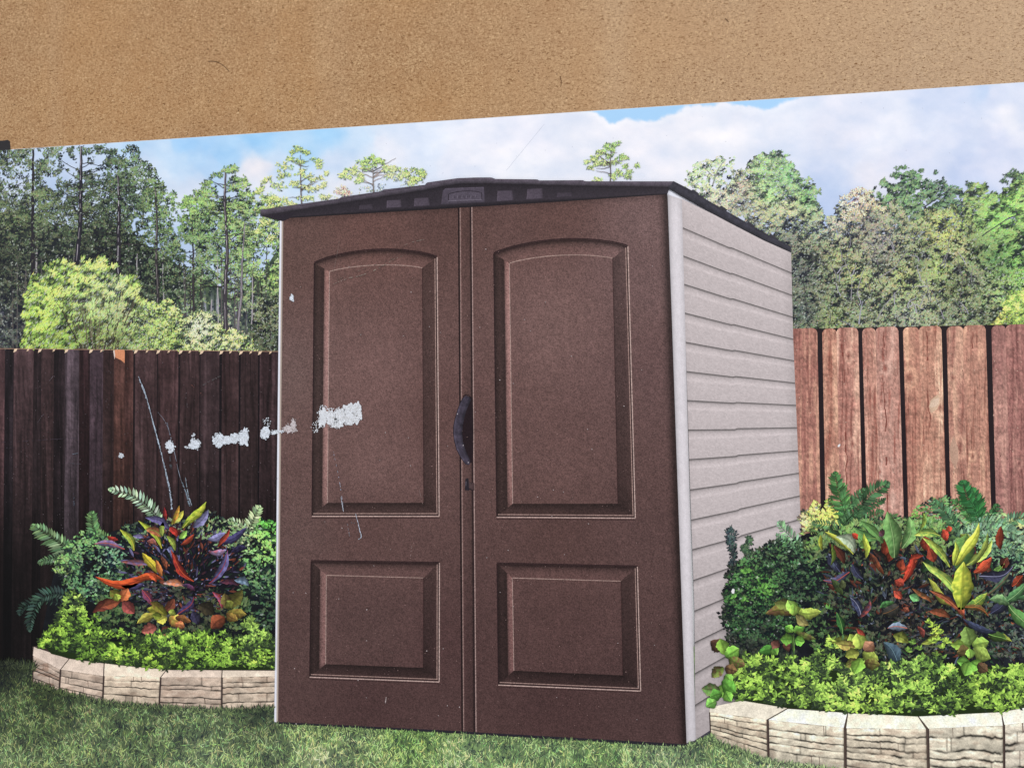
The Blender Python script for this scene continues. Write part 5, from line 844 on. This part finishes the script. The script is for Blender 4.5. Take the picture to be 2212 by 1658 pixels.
coleus([((500, 1010), (415, 1030), 20, (96, 160, 70), (80, 140, 60)), ((480, 1000), (510, 1040), 18, (96, 150, 70), CG), ((520, 1000), (480, 975), 18, (140, 90, 80), (100, 64, 56)), ((540, 1000), (580, 990), 20, (110, 70, 60), (80, 50, 44)), ((460, 1060), (470, 1090), 14, CG, (90, 150, 60))], 1150, 'short coleus with one red leaf behind the lime foliage', tf=B5)
coleus([((220, 1020), (155, 970), 26, (110, 84, 60), (90, 60, 50)), ((225, 1040), (205, 960), 24, (150, 190, 80), CG), ((230, 1050), (300, 1010), 28, (126, 190, 76), (150, 200, 90)), ((250, 1060), (330, 1100), 22, (110, 140, 60), BR), ((220, 1110), (160, 1160), 20, (140, 170, 80), BR), ((230, 1110), (290, 1130), 22, (84, 60, 46), (110, 90, 56)), ((230, 1150), (265, 1190), 20, (130, 190, 84), CG), ((215, 1180), (280, 1240), 26, (120, 186, 80), (96, 160, 60)), ((200, 1240), (108, 1225), 24, (130, 120, 90), (96, 140, 70)), ((210, 1250), (150, 1270), 22, (96, 150, 66), (80, 130, 56)), ((230, 1240), (260, 1290), 20, (106, 170, 70), CG), ((180, 1290), (130, 1320), 20, (130, 180, 90), (96, 150, 70)), ((190, 1270), (230, 1200), 22, (130, 190, 80), CG)], 1270, 'bright coleus at the left end of the right bed', tf=B5)
coleus([((940, 1010), (900, 935), 22, CG2, (150, 170, 76)), ((930, 1000), (830, 985), 20, (140, 110, 70), (160, 160, 80)), ((960, 1010), (940, 930), 26, (190, 204, 96), CG2), ((950, 1030), (880, 1050), 24, (190, 196, 96), (150, 160, 70)), ((970, 1030), (1050, 1070), 24, (176, 196, 90), (140, 150, 70)), ((980, 1020), (1025, 975), 24, (206, 150, 120), (170, 120, 90)), ((960, 1080), (880, 1100), 20, (100, 80, 56), (120, 130, 60)), ((980, 1080), (1060, 1095), 22, (110, 90, 56), (150, 160, 76)), ((960, 1060), (930, 1140), 26, (150, 196, 80), CG)], 1265, 'yellow coleus in the middle of the right bed', tf=B5)
coleus([((1550, 1000), (1450, 985), 22, CG, (150, 176, 76)), ((1550, 990), (1525, 895), 30, (120, 150, 76), (140, 170, 90)), ((1560, 990), (1645, 970), 24, (150, 190, 90), CG2), ((1565, 1010), (1655, 1060), 26, (170, 196, 96), (130, 150, 70)), ((1550, 1020), (1480, 1030), 22, (110, 96, 56), (90, 76, 50)), ((1545, 1080), (1480, 1080), 20, (110, 160, 70), (90, 140, 60)), ((1550, 1080), (1520, 1150), 26, (130, 190, 80), (150, 200, 90)), ((1555, 1080), (1610, 1110), 22, (110, 170, 70), CG), ((1590, 1090), (1640, 1130), 20, (84, 70, 50), (110, 80, 60)), ((1550, 1060), (1545, 1010), 18, (150, 186, 90), CG)], 1265, 'large leaved green coleus at the right front', tf=B5)
b = MB(); SP = N5((1350, 900, (160, 190, 76)), (800, 970, (150, 186, 80)), (1250, 980, (90, 124, 56)), (770, 800, (70, 110, 60)))
pass
for sx_, sy_, sr_ in ((1320, 865, 9), (1345, 885, 10), (1372, 905, 10), (1355, 922, 9), (1387, 927, 9), (1372, 962, 11), (1422, 972, 11), (1345, 972, 9), (1402, 1002, 11), (1372, 1042, 11), (800, 960, 11), (790, 992, 11), (822, 1002, 9), (1240, 982, 10), (1212, 1022, 11), (1272, 1012, 10)):
    b = MB(); cx_, cy_ = B5(sx_, sy_); m = 12; a = R.uniform(-.3, 3.4, m); b.leaves(cx_+R.uniform(-.3, .3, m)*sr_, cy_+R.uniform(-.3, .3, m)*sr_, R.uniform(.7, 1.2, m)*sr_, R.uniform(.3, .45, m)*sr_, a, shade(ctrl(np.full(m, cx_), np.full(m, cy_), SP), R.uniform(.15, .9, m)), h=np.arange(m)*3., six=True, tip=.15)
    b.build('lime_sprig', M_fol, pic, 1200)
GR2 = N5((300, 1100, (138, 168, 64)), (500, 1150, (136, 168, 62)), (350, 1220, (118, 150, 54)), (700, 1100, (142, 176, 68)), (600, 1280, (134, 164, 62)), (900, 1200, (150, 180, 74)), (1000, 1310, (140, 168, 62)), (1200, 1100, (150, 184, 76)), (1400, 1150, (138, 174, 66)), (1200, 1250, (134, 166, 64)), (1450, 1250, (110, 140, 54)), (1600, 1230, (134, 164, 58)), (1800, 1180, (136, 168, 64)), (1700, 1300, (120, 150, 54)), (1550, 1300, (96, 120, 46)))
ground_cover(1150, [(270, 1130), (330, 1040), (400, 1060), (520, 1060), (640, 1080), (700, 1030), (790, 1040), (860, 1080), (1000, 1090), (1150, 1090), (1230, 1050), (1330, 1050), (1420, 1080), (1500, 1150), (1640, 1130), (1740, 1110), (2010, 1100), (2010, 1290), (1720, 1345), (1560, 1330), (1450, 1355), (1250, 1365), (1000, 1350), (880, 1350), (560, 1320), (440, 1290), (270, 1260)], GR2, 1205, 'ground_cover', 'bright lime green low foliage edging the right bed', 11.5, 4.8, B5, [(250, 1130), (700, 1080), (1250, 1090), (2010, 1120), (2010, 1300), (1700, 1350), (1265, 1374), (880, 1354), (560, 1328), (330, 1290), (250, 1270)])

# ------------------------------------------------------------------ damage: torn paper and scratches
DZ = 1330
def torn(blobs, name, label, n=70, col=(214, 220, 230)):
    """ragged island of bare white paper: solid middles with frayed rims"""
    b = MB(); col = np.array(col, float)
    for (cx, cy, rx_, ry_, d) in blobs:
        for _ in range(1 if rx_*ry_ < 60 else 3):
            ox, oy = (0, 0) if _ == 0 else (R.uniform(-.35, .35)*rx_, R.uniform(-.35, .35)*ry_); t = np.linspace(0, 2*np.pi, 34, endpoint=False); q = (.5+.35*d)*(1+R.uniform(-.16, .16, 34)+.22*np.sin(t*3+R.rand()*6)*R.rand()+.15*np.sin(t*5+R.rand()*6)); q = np.sign(q)*q
            if d < .45: continue
            x = cx+ox+np.cos(t)*q*rx_; y = cy+oy+np.sin(t)*q*ry_; b.raw(np.r_[cx+ox, x], np.r_[cy+oy, y], 2+_*3, np.clip(col[None]*R.uniform(.94, 1.06, (35, 1)), 0, 245), [[0, k+1, (k+1) % 34+1] for k in range(34)])
        m = int(46*d*max(1, rx_*ry_/60)); a = R.uniform(0, 6.283, m); r = np.sqrt(R.uniform(.1, 1.25, m)); x = cx+np.cos(a)*r*rx_; y = cy+np.sin(a)*r*ry_
        b.leaves(x, y, R.uniform(1.2, 4.6, m)*(1.35-.45*r), R.uniform(1, 3.2, m), R.uniform(0, 6.28, m), np.clip(col*R.uniform(.92, 1.08, (m, 1)), 0, 245), h=12+np.arange(m) % 25, six=True, tip=.05)
        m = int(14*d*max(1, rx_*ry_/60)); a = R.uniform(0, 6.283, m); r = R.uniform(.2, .95, m); b.leaves(cx+np.cos(a)*r*rx_, cy+np.sin(a)*r*ry_, R.uniform(1.5, 3.5, m), R.uniform(.8, 2, m), R.uniform(0, 6.28, m), np.clip(col*R.uniform(.78, .93, (m, 1))+np.array([4, 0, -6]), 0, 245), h=38+np.arange(m) % 8)
    b.build(name, M_paper, pic, DZ, label=label)
torn([(370, 963, 9, 11, .8), (372, 972, 5, 4, .5)], 'torn_patch', 'small white torn spot left end of the row')
torn([(424, 958, 11, 11, .8), (421, 944, 3, 9, .4), (408, 965, 5, 3, .4)], 'torn_patch', 'round white torn spot on the dark fence')
torn([(474, 950, 11, 15, 1), (492, 950, 10, 9, 1), (508, 946, 10, 10, 1), (527, 945, 11, 14, 1), (532, 930, 7, 7, .7)], 'torn_patch', 'long white torn strip on the dark fence')
torn([(575, 935, 9, 13, .9), (578, 912, 8, 10, .35), (594, 933, 6, 4, .7), (606, 931, 8, 2.2, .8)], 'torn_patch', 'white torn spot beside the shed corner')
torn([(624, 924, 12, 8, .5), (636, 918, 6, 14, .45), (630, 930, 12, 3, .7)], 'torn_patch', 'faint white torn spot at the shed corner', col=(196, 186, 188))
torn([(684, 920, 8, 12, .4), (700, 898, 12, 22, .5), (718, 902, 12, 18, .75), (738, 899, 14, 19, .95), (757, 896, 14, 21, 1.0), (772, 893, 9, 21, 1.0), (776, 880, 6, 8, 1), (730, 918, 14, 5, .6)], 'torn_patch', 'large white torn patch on the left door panel', col=(218, 220, 226))
torn([(265, 983, 4, 3.5, 1)], 'torn_patch', 'tiny white torn dot on the dark fence'); torn([(632, 644, 5, 7, .55)], 'torn_patch', 'small white chip near the top left of the door')
def scratch(paths, label, name='scratch'):
    b = MB()
    for (pts, w0, w1, n, colr, brk) in paths:
        q_ = smooth(pts, n)
        for k in range(n-1):
            if R.rand() < (brk if w1 < 3.5 and brk < .6 else min(1, brk+.25)):
                w = w0+(w1-w0)*k/n; off = R.normal(0, w*.10, (1, 2)); wk_ = .45+.75*fbm(np.array([k*1.0]), np.array([0.]), 4, 2, int(pts[0][0]))[0]; b.stroke(q_[k:k+2]+off, w*wk_*.8, w*wk_*.8, np.clip(np.array(colr)*R.uniform(.75, 1.1), 0, 245), R.uniform(0, 20))
    b.build(name, M_paper, pic, DZ, label=label)
WH = (176, 188, 204)
scratch([([(302, 813), (310, 832), (316, 846), (329.6, 897.6), (345, 955), (360, 1015), (370.5, 1064), (373.5, 1100)], 1.4, 5.0, 130, WH, .9), ([(304, 820), (316, 850), (318, 860)], 3, 5, 16, WH, .6), ([(330, 905), (348, 968), (362, 1020), (372, 1085)], 1, 3, 60, (130, 140, 154), .5)], 'long pale scratch across the dark fence')
scratch([([(344, 890), (362, 915), (376, 961), (393, 1034), (417, 1091)], 1.0, 1.8, 70, (140, 146, 160), .62), ([(364, 912), (372, 948)], 2.5, 2.5, 20, (110, 112, 124), .6), ([(396, 1040), (404, 1062), (412, 1092)], 2, 4, 24, (120, 136, 150), .6), ([(403, 1030), (409, 1066), (416, 1088)], 1.4, 3, 24, (150, 164, 176), .6), ([(370, 985), (372, 1010)], 6, 5, 20, (86, 88, 94), .35)], 'thin broken scratches beside the long one')
scratch([([(722, 975), (730, 1012), (737, 1050), (745, 1108)], 1.2, 1.8, 50, (170, 172, 188), .5), ([(738, 1072), (744, 1104)], 2, 2.4, 14, (190, 196, 210), .8), ([(770, 1108), (778, 1140), (782, 1158), (776, 1163)], 1.6, 2.6, 26, (184, 190, 204), .8), ([(752, 1128), (757, 1158)], 1.2, 1.2, 14, (150, 150, 160), .5), ([(755, 1127), (768, 1128)], 1, 1, 6, (150, 150, 160), .5)], 'pale scratches below the left arched panel')
scratch([([(836, 1503), (834, 1516)], 2.6, 2.2, 8, (176, 160, 158), .95), ([(891, 1177), (888, 1200)], 1.4, 1, 14, (160, 140, 136), .5), ([(905, 1050), (915, 1088)], 1, 1, 14, (150, 130, 126), .5), ([(1240, 1060), (1236, 1080)], .9, .9, 10, (130, 108, 106), .5), ([(735, 520), (728, 560), (722, 590)], .8, .8, 26, (140, 124, 118), .7)], 'tiny nicks on the brown doors')
scratch([([(722, 614), (750, 602), (780, 596), (815, 582), (850, 562), (872, 553)], 1.6, 2.0, 60, (138, 124, 114), .5), ([(724, 613), (752, 603), (784, 594), (812, 586)], .9, .9, 40, (186, 174, 166), .4), ([(875, 530), (895, 523), (917, 518)], 1.4, 1.6, 20, (146, 132, 124), .5), ([(730, 605), (790, 580), (860, 556)], 2.4, 2, 50, (112, 94, 88), .3)], 'grey rubbed streak across the top of the left arched panel', name='scuff_mark')
for q_ in ([([(0, 955), (40, 953), (85, 950), (170, 945)], 1, 1, 40, (70, 62, 72), .5), ([(0, 967), (60, 966)], .9, .9, 20, (66, 58, 68), .5)], [([(85, 912), (92, 900), (98, 894)], 1, 1, 10, (96, 88, 96), .7)], [([(110, 822), (118, 812)], 1, 1, 8, (110, 100, 108), .7)], [([(158, 980), (172, 978)], 2, 1.6, 10, (110, 116, 130), .6), ([(155, 1000), (178, 1001)], 1, 1, 10, (96, 92, 102), .6)],
           [([(162, 1064), (163, 1092)], 3, 3, 18, (84, 88, 100), .5)], [([(440, 832), (458, 822), (478, 812)], 4, 4, 30, (92, 86, 88), .4), ([(415, 830), (440, 852)], 3, 3, 20, (112, 76, 72), .3)], [([(402, 850), (408, 880)], 3, 3, 18, (88, 80, 84), .3)]):
    scratch(q_, 'fine scuff on the dark fence', name='scuff_mark')
b = MB(); n = 900; x = R.uniform(615, 1440, n); y = R.uniform(500, 1570, n); b.leaves(x, y, R.uniform(1.2, 3.0, n), R.uniform(.9, 1.9, n), R.uniform(0, 6.28, n), np.clip(np.array([138, 112, 108])*R.uniform(.75, 1.25, (n, 1)), 0, 240))
n = 60; x = R.uniform(615, 1440, n); y = R.uniform(500, 1570, n); b.leaves(x, y, R.uniform(2, 4, n), R.uniform(1.5, 2.6, n), R.uniform(0, 6.28, n), np.array([186, 172, 172])*R.uniform(.8, 1.1, (n, 1))); n = 420; x = R.uniform(0, 600, n); y = R.uniform(775, 1150, n); b.leaves(x, y, R.uniform(1.2, 3.0, n), R.uniform(.9, 1.7, n), R.uniform(0, 6.28, n), np.array([108, 96, 102])*R.uniform(.6, 1.2, (n, 1)))
b.build('white_speck', M_paper, pic, DZ, kind='stuff', label='fine pale wear specks over the dark ink')
